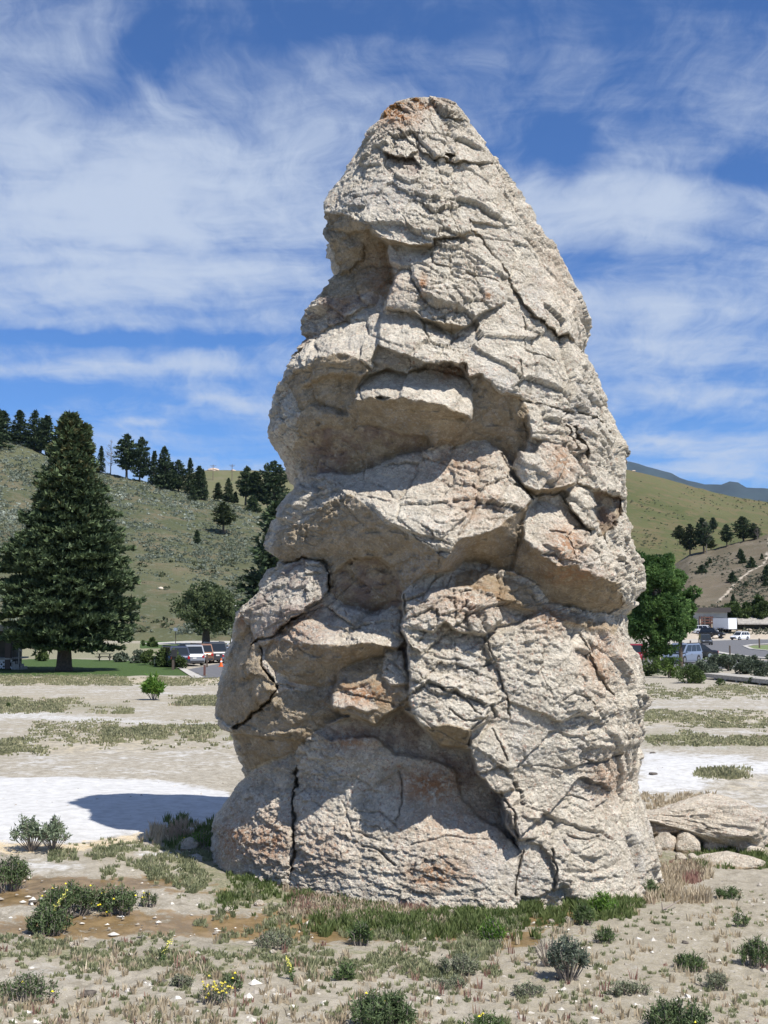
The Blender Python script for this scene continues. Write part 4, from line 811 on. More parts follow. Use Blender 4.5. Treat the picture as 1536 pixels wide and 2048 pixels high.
# gravel too small to pick apart
def gravel():
    r = np.random.default_rng(3); V = []; Fc = []; A = []
    n = 3200; px = r.uniform(-30, 1570, n); py = 2090 - (r.uniform(0, 1, n) ** 1.25) * 640
    rock_l = np.interp(py, *zip(*SIL_L)); rock_r = np.interp(py, *zip(*SIL_R)); k = (py > 1800) | (px < rock_l - 12) | (px > rock_r + 12)
    k &= fbm(px * .01, py * .02, 0, 3, 8) + r.uniform(-.4, .4, n) > 0
    px, py = px[k], py[k]; x, y, z = gp(px, py); sz = r.lognormal(-4.15, .55, len(px)); sz = np.clip(sz, .006, .06)
    base = np.array([(1, 0, 0), (.4, .9, 0), (-.7, .7, 0), (-1, -.2, 0), (-.2, -1, 0), (.8, -.6, 0), (.2, .2, .7), (-.3, -.2, .6)])
    fc = np.array([(0, 1, 6), (1, 2, 6), (2, 7, 6), (2, 3, 7), (3, 4, 7), (4, 6, 7), (4, 5, 6), (5, 0, 6)])
    m = len(px); B = base[None] * (1 + .35 * r.normal(size=(m, 8, 3))) * sz[:, None, None] * np.array([1.2, 1, .9])
    V = (B + np.stack([x, y, z - .003], 1)[:, None, :]).reshape(-1, 3)
    Fc = (fc[None] + (np.arange(m) * 8)[:, None, None]).reshape(-1, 3)
    g = foliage('gravel', (.26, .23, .19), (.66, .63, .57), (.10, .09, .075), trans=0, rough=.95)
    o = mesh_np('gravel', V, Fc, g, attrs={'rnd': np.repeat(r.uniform(0, 1, m), 8)})
    tag(o, 'loose pale gravel strewn over the dry ground', 'gravel', kind='stuff')
gravel()

# ------------------------------------------------------------------ grass
def blades(name, mat, regs, seed, hgt=(.08, .22), wid=(.006, .011), lean=.5, label=None, clump=.35, per=14, thr=.0, cscale=1.):
    """regs: (polygon in px, number of tufts, height factor)"""
    r = np.random.default_rng(seed); Vs = []; rn = []
    for P, n, hf in regs:
        P = np.asarray(P, float); lo, hi = P.min(0), P.max(0)
        px = r.uniform(lo[0], hi[0], n * 2); py = r.uniform(lo[1], hi[1], n * 2)
        sf = min(26., .55 * (hi[1] - lo[1])); jag = sf * 2.2 * fbm(px * .02, py * .06, 0, 4, seed + 4)
        sd = poly_sd(px * .3, py, P * [.3, 1]) + jag; sel = r.uniform(0, 1, n * 2) < sstep(sd, -sf, sf) ** 1.3
        dn = fbm(px * .018, py * .045, seed * .3, 4, seed) + clump * r.uniform(-1, 1, n * 2)
        sel &= dn > thr
        rl = np.interp(py, *zip(*SIL_L)); rr_ = np.interp(py, *zip(*SIL_R))
        sel &= (py > 1705 + np.clip((px - 430) / 500, 0, 1) * 85 * (px < 1180) + (px >= 1180) * (1320 - px) * .5 * (px < 1320)) | (px < rl - 3) | (px > rr_ + 3)
        px, py = px[sel], py[sel]
        if not len(px): continue
        x, y, z = gp(px, py); m = len(px)
        th = r.uniform(*hgt, m) * hf; tone = r.uniform(0, .6, m)
        spread = .045 * (th / .15) ** .5
        q = np.repeat(np.stack([x, y, z - .01], 1), per, 0); nb = len(q)
        a = r.uniform(0, 2 * PI, nb); rad = np.repeat(spread, per) * np.sqrt(r.uniform(0, 1, nb)) * cscale
        q[:, 0] += np.cos(a) * rad; q[:, 1] += np.sin(a) * rad
        H_ = np.repeat(th, per) * r.uniform(.45, 1.1, nb); ln = lean * r.uniform(.1, 1, nb)
        la = a + r.normal(0, .6, nb); dx, dy = np.cos(la) * ln * H_, np.sin(la) * ln * H_
        w = r.uniform(*wid, nb) * (1 + .35 * (q[:, 1] > 22) + .7 * (q[:, 1] > 32)); wa = r.uniform(-.6, .6, nb); wx, wy = np.cos(wa) * w, np.sin(wa) * w
        b0 = q - np.stack([wx, wy, 0 * w], 1); b1 = q + np.stack([wx, wy, 0 * w], 1)
        mid = q + np.stack([dx * .35, dy * .35, H_ * .6], 1); m0 = mid - np.stack([wx, wy, 0 * w], 1) * .8; m1 = mid + np.stack([wx, wy, 0 * w], 1) * .8
        tp = q + np.stack([dx, dy, H_], 1)
        Vs.append(np.stack([b0, b1, m0, m1, tp], 1).reshape(-1, 3))
        rn.append(np.repeat(np.clip(np.repeat(tone, per) + r.uniform(0, .4, nb), 0, 1), 5))
    V = np.concatenate(Vs); nb = len(V) // 5; k = np.arange(nb)[:, None] * 5
    Fc = np.concatenate([k + np.array([[0, 1, 3]]), k + np.array([[0, 3, 2]]), k + np.array([[2, 3, 4]])])
    o = mesh_np(name, V, Fc, mat, attrs={'rnd': np.concatenate(rn)})
    return tag(o, label, 'grass', kind='stuff')
G_green = foliage('fresh_grass', (.07, .11, .03), (.19, .23, .085), trans=.35)
G_grey = foliage('grey_grass', (.15, .175, .085), (.37, .37, .22), (.44, .38, .26), trans=.3)
G_dry = foliage('dry_grass', (.36, .29, .19), (.56, .48, .35), (.34, .24, .18), trans=.25)
G_red = foliage('reddish_grass', (.20, .10, .085), (.36, .22, .17), (.42, .36, .24), trans=.2)
base_strip = [(435, 1690), (500, 1735), (590, 1738), (700, 1752), (830, 1785), (940, 1802), (1030, 1805), (1150, 1800), (1250, 1800), (1330, 1775), (1330, 1800), (1230, 1826), (1150, 1838), (1060, 1850), (930, 1835), (800, 1822), (640, 1790), (520, 1770), (430, 1712)]
blades('fresh_grass', G_green, [(base_strip, 5200, .75), ([(430, 1700), (600, 1745), (900, 1805), (1050, 1820), (1060, 1870), (700, 1850), (450, 1790)], 1800, .6), ([(530, 1742), (700, 1750), (860, 1790), (840, 1806), (700, 1790), (560, 1768)], 1100, .95), ([(330, 1650), (432, 1640), (440, 1700), (350, 1700)], 160, 1.1),
        ([(1395, 1700), (1536, 1690), (1560, 1720), (1410, 1722), (1380, 1740)], 500, .9), ([(1120, 1790), (1260, 1788), (1260, 1830), (1100, 1845)], 360, 1.0), ([(1040, 1800), (1120, 1800), (1110, 1838), (1040, 1838)], 240, 1.0),
        ([(620, 1835), (1000, 1845), (1080, 1880), (840, 1880), (600, 1860)], 350, 1.)], 11, (.07, .18), label='fresh green grass along the foot of the cone', thr=-.12)
blades('grey_grass', G_grey, [([(140, 1690), (330, 1680), (440, 1702), (600, 1745), (860, 1800), (1050, 1850), (1000, 1880), (560, 1850), (300, 1760), (140, 1750)], 7000, .6), ([(-30, 1870), (560, 1880), (1000, 1890), (1000, 1960), (600, 1950), (300, 1925), (-30, 1915)], 3000, .5),
        ([(560, 1900), (1560, 1760), (1560, 2080), (-30, 2080), (-30, 1960), (300, 1940)], 1400, .5), ([(840, 1895), (990, 1890), (990, 1950), (840, 1930)], 700, .7), ([(560, 1930), (640, 1930), (640, 1965), (560, 1962)], 160, 1.),
        ([(100, 1705), (420, 1700), (420, 1742), (100, 1750)], 1300, .7)], 12, (.06, .16), label='sparse grey green grass over the gravel', thr=.05, clump=.22)
blades('dry_grass', G_dry, [([(560, 1760), (860, 1800), (900, 1850), (600, 1830)], 2200, .6), ([(300, 1650), (420, 1655), (410, 1690), (280, 1690)], 90, 1.2), ([(-30, 1880), (700, 1880), (800, 2080), (-30, 2080)], 420, .65),
        ([(700, 1900), (1560, 1780), (1560, 2080), (700, 2080)], 420, .65), ([(1280, 1590), (1430, 1590), (1400, 1650), (1290, 1650)], 500, .9), ([(1290, 1730), (1420, 1735), (1380, 1810), (1290, 1800)], 700, 1.)], 13, (.08, .2), label='thin straw coloured grass stalks', thr=.06, per=9)
blades('reddish_grass', G_red, [([(1290, 1715), (1400, 1722), (1380, 1770), (1300, 1770)], 500, .8), ([(560, 1775), (860, 1790), (860, 1830), (600, 1810)], 700, .7), ([(-30, 1870), (1536, 1890), (1536, 2070), (-30, 2070)], 110, .7)], 14, (.07, .2), (.004, .008), label='low reddish cheatgrass', thr=.06, per=8, lean=.35)
blades('meadow_grass', foliage('meadow', (.19, .20, .10), (.38, .36, .22), (.46, .38, .27), trans=.3), [([(-30, 1396), (120, 1400), (265, 1412), (265, 1428), (60, 1422), (-30, 1412)], 3000, 1.20), ([(210, 1460), (475, 1452), (475, 1482), (240, 1486)], 2400, 1.04), ([(340, 1392), (460, 1392), (460, 1412), (350, 1412)], 1000, 1.12),
        ([(-30, 1350), (470, 1352), (470, 1372), (-30, 1372)], 2200, 1.04), ([(-30, 1480), (60, 1478), (90, 1508), (-30, 1512)], 600, 0.96), ([(1275, 1462), (1400, 1464), (1470, 1482), (1560, 1492), (1275, 1486)], 1600, 0.88),
        ([(1400, 1538), (1500, 1538), (1500, 1556), (1410, 1556)], 520, 1.04), ([(1280, 1420), (1560, 1420), (1560, 1456), (1280, 1456)], 1000, 0.80), ([(1275, 1380), (1560, 1365), (1560, 1400), (1275, 1398)], 1000, 0.96), ([(60, 1440), (470, 1470), (470, 1500), (60, 1490)], 800, 0.80)], 15, (.05, .14), (.010, .018), label='olive and tan grass bands across the flat', thr=.03, clump=.4, per=8, cscale=5.)

# ------------------------------------------------------------------ shrubs near the camera
def shrub(px, py, wpx, hpx, label, leaf, stemc=None, n=900, stem_vis=.4, ls=.02, seed=1, cat='shrub', group='shrubs on the flat', flowers=0, flat_top=0., cl=9, name='shrub', fl_mat=None, elong=1.6, up=.7, lsize=1., spread=.72):
    r = np.random.default_rng(seed); c = gpt(px, py); W = wpx / F * c.y / 2; Hh = hpx / F * c.y
    root = empty(name, (c.x, c.y, c.z), 0, label, cat, group)
    ns = max(10, min(46, int(cl * 3))); mb = MB(); ends = []
    for i in range(ns):
        a = r.uniform(0, 2 * PI); q = r.uniform(0, 1) ** .6; b0_ = np.array([math.cos(a) * W * q, math.sin(a) * W * .8 * q, 0]) * spread; tip = np.array([math.cos(a) * W * q, math.sin(a) * W * .8 * q, Hh * (1 - .45 * q * q) * r.uniform(.72, 1.)])
        m1 = b0_ * .5 + tip * np.array([.55, .55, .45]) + r.normal(0, .03 * W, 3)
        if spread > .3: m1 = b0_ * 1.1 + tip * [.1, .1, .18]
        mb.tube([tuple(b0_ + [0, 0, -.03]), tuple(m1), tuple(tip)], [.010, .006, .003], 4, False); ends.append((m1, tip))
        for k in range(3):
            t2 = m1 + (tip - m1) * r.uniform(.0, .7); t3 = t2 + (tip - m1) * .5 * r.uniform(.5, 1) + r.normal(0, .13 * W, 3) * [1, 1, .5]
            t3[2] = min(max(t3[2], .02), Hh); mb.tube([tuple(t2), tuple(t3)], [.005, .002], 3, False); ends.append((t2, t3))
    mb.build('stems', stemc or simple('grey_stems', (.28, .24, .20), .9), root)
    e = np.array([[*a_, *b_] for a_, b_ in ends]); k = r.integers(0, len(e), n); t = stem_vis + (1 - stem_vis) * r.uniform(0, 1, n) ** .8
    P = e[k, :3] * (1 - t[:, None]) + e[k, 3:] * t[:, None] + r.normal(0, .05 * W + .006, (n, 3))
    P[:, 2] = np.clip(P[:, 2], .01, Hh * 1.05)
    V, Ft = leaf_tris(P, ls * lsize * r.uniform(.6, 1.3, n), seed, up, elong, .3)
    mesh_np('foliage', V, Ft, leaf, root, attrs={'rnd': np.repeat(np.clip(r.uniform(0, .85, n), 0, .85), 3)})
    if flowers:
        k = r.integers(0, len(e), flowers); P = e[k, 3:] + r.normal(0, .02, (flowers, 3)) + [0, 0, .02]
        for p in P[:14] if flowers < 40 else P[:40]:
            mb = MB()
            for q in range(5):
                a = q * 2 * PI / 5; s_ = .016
                mb.add([p, p + [math.cos(a) * s_, math.sin(a) * s_, .005], p + [math.cos(a + 1.1) * s_, math.sin(a + 1.1) * s_, .006]], [(0, 1, 2)])
            mb.add([p + [-.012, -.012, .008], p + [.012, -.012, .008], p + [0, .0, .022]], [(0, 1, 2)])
            mb.build('flower', fl_mat or simple('yellow_petals', (.80, .68, .02), .6), root)
    return root
sage_l = foliage('sage_leaf', (.11, .15, .08), (.28, .33, .22), trans=.2)
darkg = foliage('dark_shrub_leaf', (.05, .08, .03), (.15, .20, .09), trans=.2)
midg = foliage('mid_shrub_leaf', (.06, .10, .035), (.15, .21, .08), trans=.25)
greyg = foliage('grey_shrub_leaf', (.12, .14, .085), (.26, .28, .18), trans=.2)
brightg = foliage('bright_leaf', (.07, .16, .025), (.20, .32, .06), trans=.35)
dry_st = simple('dry_twigs', (.40, .30, .22), .9)
shrub(62, 1702, 76, 70, 'pale sagebrush with bare grey stems, left clump by the white crust', sage_l, n=1500, stem_vis=.72, seed=1, ls=.035, cl=12, spread=.05)
shrub(106, 1704, 72, 68, 'pale sagebrush with bare grey stems, right clump by the white crust', sage_l, n=1500, stem_vis=.72, seed=2, ls=.035, cl=12, spread=.05)
shrub(18, 1776, 90, 66, 'dark green bush with yellow flowers cut by the left edge', darkg, n=3600, stem_vis=.1, seed=3, flowers=7, cl=14, ls=.026)
shrub(138, 1826, 112, 60, 'dark green flowering bush, widest of the three in the brown seep', darkg, n=4200, stem_vis=.1, seed=4, flowers=7, cl=14, ls=.026)
shrub(238, 1824, 96, 52, 'dark green flowering bush, rightmost of the three in the brown seep', darkg, n=3000, stem_vis=.1, seed=5, flowers=9, cl=13, ls=.026)
shrub(98, 1864, 80, 54, 'dark green round bush nearest the camera at the seep', darkg, n=3000, stem_vis=.1, seed=6, flowers=0, cl=13, ls=.026)
shrub(300, 1812, 34, 30, 'small grey green plant with yellow flowers at the right end of the bushes', darkg, n=500, stem_vis=.2, seed=7, flowers=4, cl=6)
shrub(60, 1998, 120, 50, 'scraggly green plant sprawling on gravel at lower left', darkg, n=1500, stem_vis=.15, seed=8, flowers=2, cl=12)
shrub(1135, 1962, 84, 92, 'grey sagebrush with bare twigs standing in the right foreground', foliage('sage_leaf_b', (.075, .10, .065), (.19, .22, .165), trans=.2), n=2400, stem_vis=.35, seed=9, cl=14, ls=.028, spread=.25)
shrub(1095, 1932, 60, 66, 'leafless grey twigs left of the foreground sagebrush', greyg, n=120, stem_vis=.6, seed=10, cl=9, spread=.1)
shrub(755, 2062, 140, 76, 'dark grassy bush cut by the bottom edge in the middle', darkg, n=4200, stem_vis=.05, seed=11, flowers=2, cl=15, elong=2.4, ls=.026)
shrub(965, 2066, 90, 36, 'low bush with two yellow flowers at the bottom edge', midg, n=1500, stem_vis=.05, seed=12, flowers=4, cl=8)
shrub(1350, 2066, 130, 66, 'dense dark green bush at the bottom right with one yellow flower', darkg, n=4600, stem_vis=.05, seed=13, flowers=2, cl=15, ls=.026)
shrub(915, 1946, 90, 36, 'flat grey green cushion plant in the middle foreground', greyg, n=2200, stem_vis=.05, seed=14, cl=12)
shrub(900, 1972, 84, 14, 'thin mat of grey green leaves below the cushion plant', greyg, n=900, stem_vis=.0, seed=15, cl=8)
shrub(1208, 1884, 42, 26, 'small green tuft plant on the right gravel', midg, n=700, stem_vis=.0, seed=16, cl=7, elong=3)
shrub(1458, 1796, 54, 20, 'bright green low plant on the far right gravel', midg, n=1100, stem_vis=.0, seed=17, cl=8, elong=2.6)
shrub(1205, 1830, 50, 46, 'tall green rush tuft beside the right puddle', brightg, n=1100, stem_vis=.0, seed=18, cl=9, elong=4.5)
shrub(1168, 1848, 36, 40, 'narrow dark rush tuft in the right puddle', midg, n=900, stem_vis=.0, seed=19, cl=8, elong=4.5)
shrub(1292, 1792, 60, 34, 'grass tuft at the right foot of the cone', midg, n=1100, stem_vis=.0, seed=20, cl=9, elong=4)
shrub(405, 1696, 66, 40, 'bright green tuft with yellow flowers at the left foot of the cone', brightg, n=1300, stem_vis=.0, seed=21, flowers=5, cl=10)
shrub(352, 1682, 66, 44, 'dry brown twiggy bush in the cone shadow edge', dry_st and greyg, dry_st, n=110, stem_vis=.5, seed=22, cl=13)
shrub(308, 1400, 46, 52, 'solitary leafy green bush on the far pale flat', brightg, n=1500, stem_vis=.15, seed=23, cl=9, spread=.2, lsize=5., ls=.03)
shrub(462, 1982, 44, 34, 'small dark bush right of the yellow blooming plant', darkg, n=800, stem_vis=.1, seed=24, flowers=2, cl=7)
shrub(430, 2006, 60, 40, 'pale plant covered with mustard yellow blooms', greyg, n=500, stem_vis=.1, seed=25, flowers=40, cl=8, fl_mat=simple('mustard_petals', (.55, .46, .05), .7))
shrub(1385, 1942, 50, 34, 'grey green tuft on the right gravel', midg, n=700, stem_vis=.0, seed=26, cl=7, elong=3)
shrub(1510, 1932, 60, 60, 'green tuft cut by the right edge', midg, n=1300, stem_vis=.0, seed=27, cl=9, elong=3)
shrub(1480, 1852, 34, 26, 'sparse green sprig on the right gravel', midg, n=300, stem_vis=.0, seed=28, cl=6, elong=3)
shrub(1370, 1936, 44, 30, 'low leafy green patch in the right foreground', midg, n=600, stem_vis=.0, seed=29, cl=7)
shrub(1255, 1988, 80, 22, 'flat olive mat plant right of the sagebrush', greyg, n=1100, stem_vis=.0, seed=30, cl=8)
shrub(1060, 1990, 70, 22, 'flat green mat plant left below the sagebrush', greyg, n=900, stem_vis=.0, seed=31, cl=8)
shrub(1430, 1975, 70, 30, 'low grey shrub at the right foreground', greyg, n=1100, stem_vis=.0, seed=32, cl=8)
shrub(360, 1975, 50, 26, 'tiny grey bush on white gravel', greyg, n=700, stem_vis=.0, seed=33, cl=7)
shrub(545, 1895, 70, 34, 'grey green cushion left of the middle', greyg, n=1500, stem_vis=.0, seed=34, cl=9)
shrub(722, 1888, 40, 48, 'upright green tuft at the seep edge', midg, n=800, stem_vis=.0, seed=35, cl=8, elong=4)
shrub(985, 1885, 50, 48, 'feathery green tuft in the ochre water', brightg, n=800, stem_vis=.0, seed=36, cl=8, elong=4)
shrub(690, 1960, 44, 34, 'green tuft beside a dead stalk in the foreground', midg, n=700, stem_vis=.0, seed=37, cl=7, elong=3)
# mullein-like flower spikes
def spike(px, py, hpx, lean, label, seed):
    r = np.random.default_rng(seed); c = gpt(px, py); h = hpx / F * c.y; root = empty('flower_spike', tuple(c), 0, label, 'plant', 'yellow flower spikes')
    pts = [(lean * h * t * t, 0, h * t) for t in (0, .3, .6, 1)]
    MB().tube(pts, [.008, .007, .006, .003], 5).build('stem', simple('green_stem', (.14, .2, .07), .8), root)
    n = 60; t = r.uniform(.45, 1, n); P = np.stack([lean * h * t * t, 0 * t, h * t], 1) + r.normal(0, .010, (n, 3))
    V, Ft = leaf_tris(P, .016, seed, .3, 1, .6); mesh_np('blossoms', V, Ft, simple('pale_yellow_petals', (.72, .68, .16), .7), root)
    n = 40; t = r.uniform(0, .5, n); P = np.stack([lean * h * t * t, 0 * t, h * t], 1) + r.normal(0, .02, (n, 3))
    V, Ft = leaf_tris(P, .035, seed + 1, .6, 1.5, .3); mesh_np('leaf_rosette', V, Ft, midg, root, attrs={'rnd': np.repeat(r.uniform(0, .8, n), 3)})
spike(98, 1868, 84, .42, 'tall pale yellow flower spike leaning right over the dark bush', 1)
spike(322, 1926, 44, .45, 'short yellow flower spike in the lower left grass', 2)
spike(585, 1962, 44, -.3, 'thin green stalk with yellow flowers on the gravel', 3)
# fallen branch on the right
c = gpt(1325, 1822); br = MB(); br.tube([(c.x, c.y, c.z + .02), (c.x + .12, c.y + .1, c.z + .04), (c.x + .32, c.y + .25, c.z + .10)], [.012, .010, .004], 5); br.tube([(c.x, c.y, c.z + .02), (c.x - .01, c.y, c.z - .0 + .12)], [.01, .005], 5)
tag(br.build('dead_branch', simple('dead_wood', (.25, .21, .18), .9)), 'thin dead grey branch lying on the right gravel', 'branch')
# ------------------------------------------------------------------ roads, parking lots, kerbs
def sheet(name, P, z, mat, label, sub=1):
    pts = []
    for p in P:
        Y = F * (CAMZ - z) / (p[1] - 1243.0); x = (p[0] - CX) / F * (Y / (_c - (CY - p[1]) / F * _s)); pts.append((x, Y, z))
    mb = MB(); n = len(pts); mb.add(pts, [tuple(range(n))]); o = mb.build(name, mat); tag(o, label, kind='structure'); return o
asphalt = simple('asphalt', (.115, .115, .12), .9, 0, .2, 2.5); concrete = simple('concrete', (.42, .40, .36), .9, 0, .15, 2)
gravel_m = simple('gravel_lot', (.38, .35, .30), .95, 0, .15, 1.5); white_line = simple('road_paint', (.65, .64, .6), .8); grass_is = simple('verge_grass', (.13, .17, .06), .95, 0, .35, 1.5)
sheet('parking_lot', [(368, 1339), (440, 1326), (620, 1326), (620, 1350), (400, 1354), (398, 1346)], .03, asphalt, 'grey asphalt parking lot left of the cone')
sheet('path', [(355, 1334), (366, 1333), (408, 1353), (388, 1355)], .05, concrete, 'pale concrete path beside the left lot')
sheet('back_road', [(280, 1286), (380, 1281), (620, 1281), (620, 1285), (450, 1286), (300, 1289)], .03, concrete, 'pale road behind the willow')
sheet('gravel_yard', [(1300, 1278), (1400, 1277.6), (2200, 1277.6), (2200, 1279), (1536, 1279.6), (1450, 1280), (1380, 1286), (1330, 1290)], .02, gravel_m, 'pale gravel yard by the far buildings')
sheet('road', [(1290, 1294), (1376, 1287), (1420, 1281), (1500, 1278.6), (1620, 1278.2), (2300, 1278.2), (2300, 1281), (1700, 1284), (1540, 1288), (1505, 1290), (1490, 1293), (1503, 1298.5), (1560, 1304), (2000, 1312), (2300, 1318), (2300, 1345), (1560, 1319), (1500, 1314), (1460, 1309), (1421, 1302), (1392, 1296), (1382, 1293.5), (1300, 1300)], .04, asphalt, 'curving grey road on the right')
sheet('lower_lot', [(1240, 1318), (1400, 1318), (1536, 1319.8), (2200, 1350), (2200, 1375), (1536, 1336), (1400, 1336), (1240, 1336)], .035, asphalt, 'asphalt parking lane under the cottonwood')
def kerb(P, label, w=.35, h=.14):
    pts = [gpt(*p) for p in P]; mb = MB(); vs = []
    for i, p in enumerate(pts):
        d = (pts[min(i + 1, len(pts) - 1)] - pts[max(i - 1, 0)]); d.z = 0; d.normalize(); nrm = Vector((-d.y, d.x, 0)) * w / 2
        vs += [p + nrm + Vector((0, 0, -.1)), p + nrm + Vector((0, 0, h)), p - nrm + Vector((0, 0, h)), p - nrm + Vector((0, 0, -.1))]
    fs = []
    for i in range(len(pts) - 1):
        for k in range(3): fs.append((i * 4 + k, i * 4 + k + 1, i * 4 + 5 + k, i * 4 + 4 + k))
    fs += [(0, 1, 2, 3), tuple(len(vs) - 4 + k for k in (3, 2, 1, 0))]; mb.add(vs, fs); tag(mb.build('kerb', concrete), label, kind='structure')
kerb([(1370, 1290), (1382, 1293.5), (1392, 1297), (1421, 1303), (1460, 1310), (1500, 1315), (1560, 1320), (1800, 1334)], 'light concrete kerb along the near edge of the road', .9, .12)
kerb([(1700, 1285), (1540, 1288), (1505, 1290), (1489, 1293), (1503, 1299), (1560, 1304.5), (1700, 1308)], 'light concrete kerb round the grassy island', .6, .12)
sheet('verge', [(1393, 1298.5), (1421, 1305), (1460, 1312), (1500, 1317), (1480, 1318.2), (1400, 1317.5), (1392, 1310)], .06, grass_is, 'grass verge between road and lower lane')
sheet('island', [(1494, 1293), (1506, 1291), (1540, 1289.2), (1700, 1286), (1700, 1307), (1560, 1303.4), (1505, 1297.8)], .06, grass_is, 'grassy island in the road')
# boardwalk edge on the right: planks side by side
bw = empty('boardwalk', tuple(gpt(1480, 1362)), 0, 'grey weathered boardwalk low over the pale flat at the right edge', 'boardwalk')
wood_grey = simple('weathered_wood', (.36, .34, .30), .9, 0, .25, 6)
a_, b_ = gpt(1424, 1357), gpt(1600, 1376); dv_ = (b_ - a_); L_ = dv_.length; ang_ = math.atan2(dv_.y, dv_.x)
M_ = Matrix.Translation(a_ - bw.location) @ Matrix.Rotation(ang_, 4, 'Z')
pl0 = MB(); pl0.box(-.20, .20, -.75, .75, .32, .37); pl0 = pl0.build('plank', wood_grey, bw)
nP = int(L_ / .43)
for i in range(nP):
    p = pl0 if i == 0 else pl0.copy()
    if i: COL.objects.link(p)
    p.matrix_local = M_ @ Matrix.Translation((.2 + i * .43, random.uniform(-.01, .01), random.uniform(-.004, .004))); p.parent = bw
mbf = MB(); mbf.box(0, L_, -.74, -.66, .12, .318, M_); mbf.build('side_beam', wood_grey, bw)
mbf = MB(); mbf.box(0, L_, .66, .74, .12, .318, M_); mbf.build('side_beam', wood_grey, bw)
for i in range(0, 8):
    mb = MB(); xx = .4 + i * (L_ - .8) / 7; mb.box(xx - .07, xx + .07, -.73, -.60, -.12, .31, M_); mb.build('post', wood_grey, bw)

# ------------------------------------------------------------------ trees
bark = simple('bark', (.10, .075, .055), .95, 0, .35, 6, bump=.8); bark_grey = simple('grey_bark', (.20, .175, .15), .95, 0, .3, 6)
spruce_leaf = foliage('spruce_needles', (.035, .056, .028), (.16, .215, .10), (.115, .115, .05), trans=.12)
dark_needle = foliage('dark_needles', (.032, .052, .026), (.095, .135, .06), trans=.2)
olive_needle = foliage('olive_needles', (.04, .055, .022), (.10, .125, .05), trans=.1)
def quad_tufts(P, D, ln, wd, seed, nper=5, spread=.45):
    """at each point of P a tuft of nper narrow triangles fanning round the direction D"""
    r = np.random.default_rng(seed); n = len(P); q = np.repeat(P, nper, 0); d = np.repeat(D, nper, 0) + r.normal(0, spread, (n * nper, 3))
    d /= np.linalg.norm(d, axis=1)[:, None]; b = np.cross(d, r.normal(size=(n * nper, 3))); b /= np.linalg.norm(b, axis=1)[:, None] + 1e-9
    L = (np.repeat(np.asarray(ln) * np.ones(n), nper) * r.uniform(.6, 1.2, n * nper))[:, None]; W = L * wd
    V = np.stack([q - b * W, q + b * W, q + d * L], 1).reshape(-1, 3)
    return V, np.arange(len(V)).reshape(-1, 3)
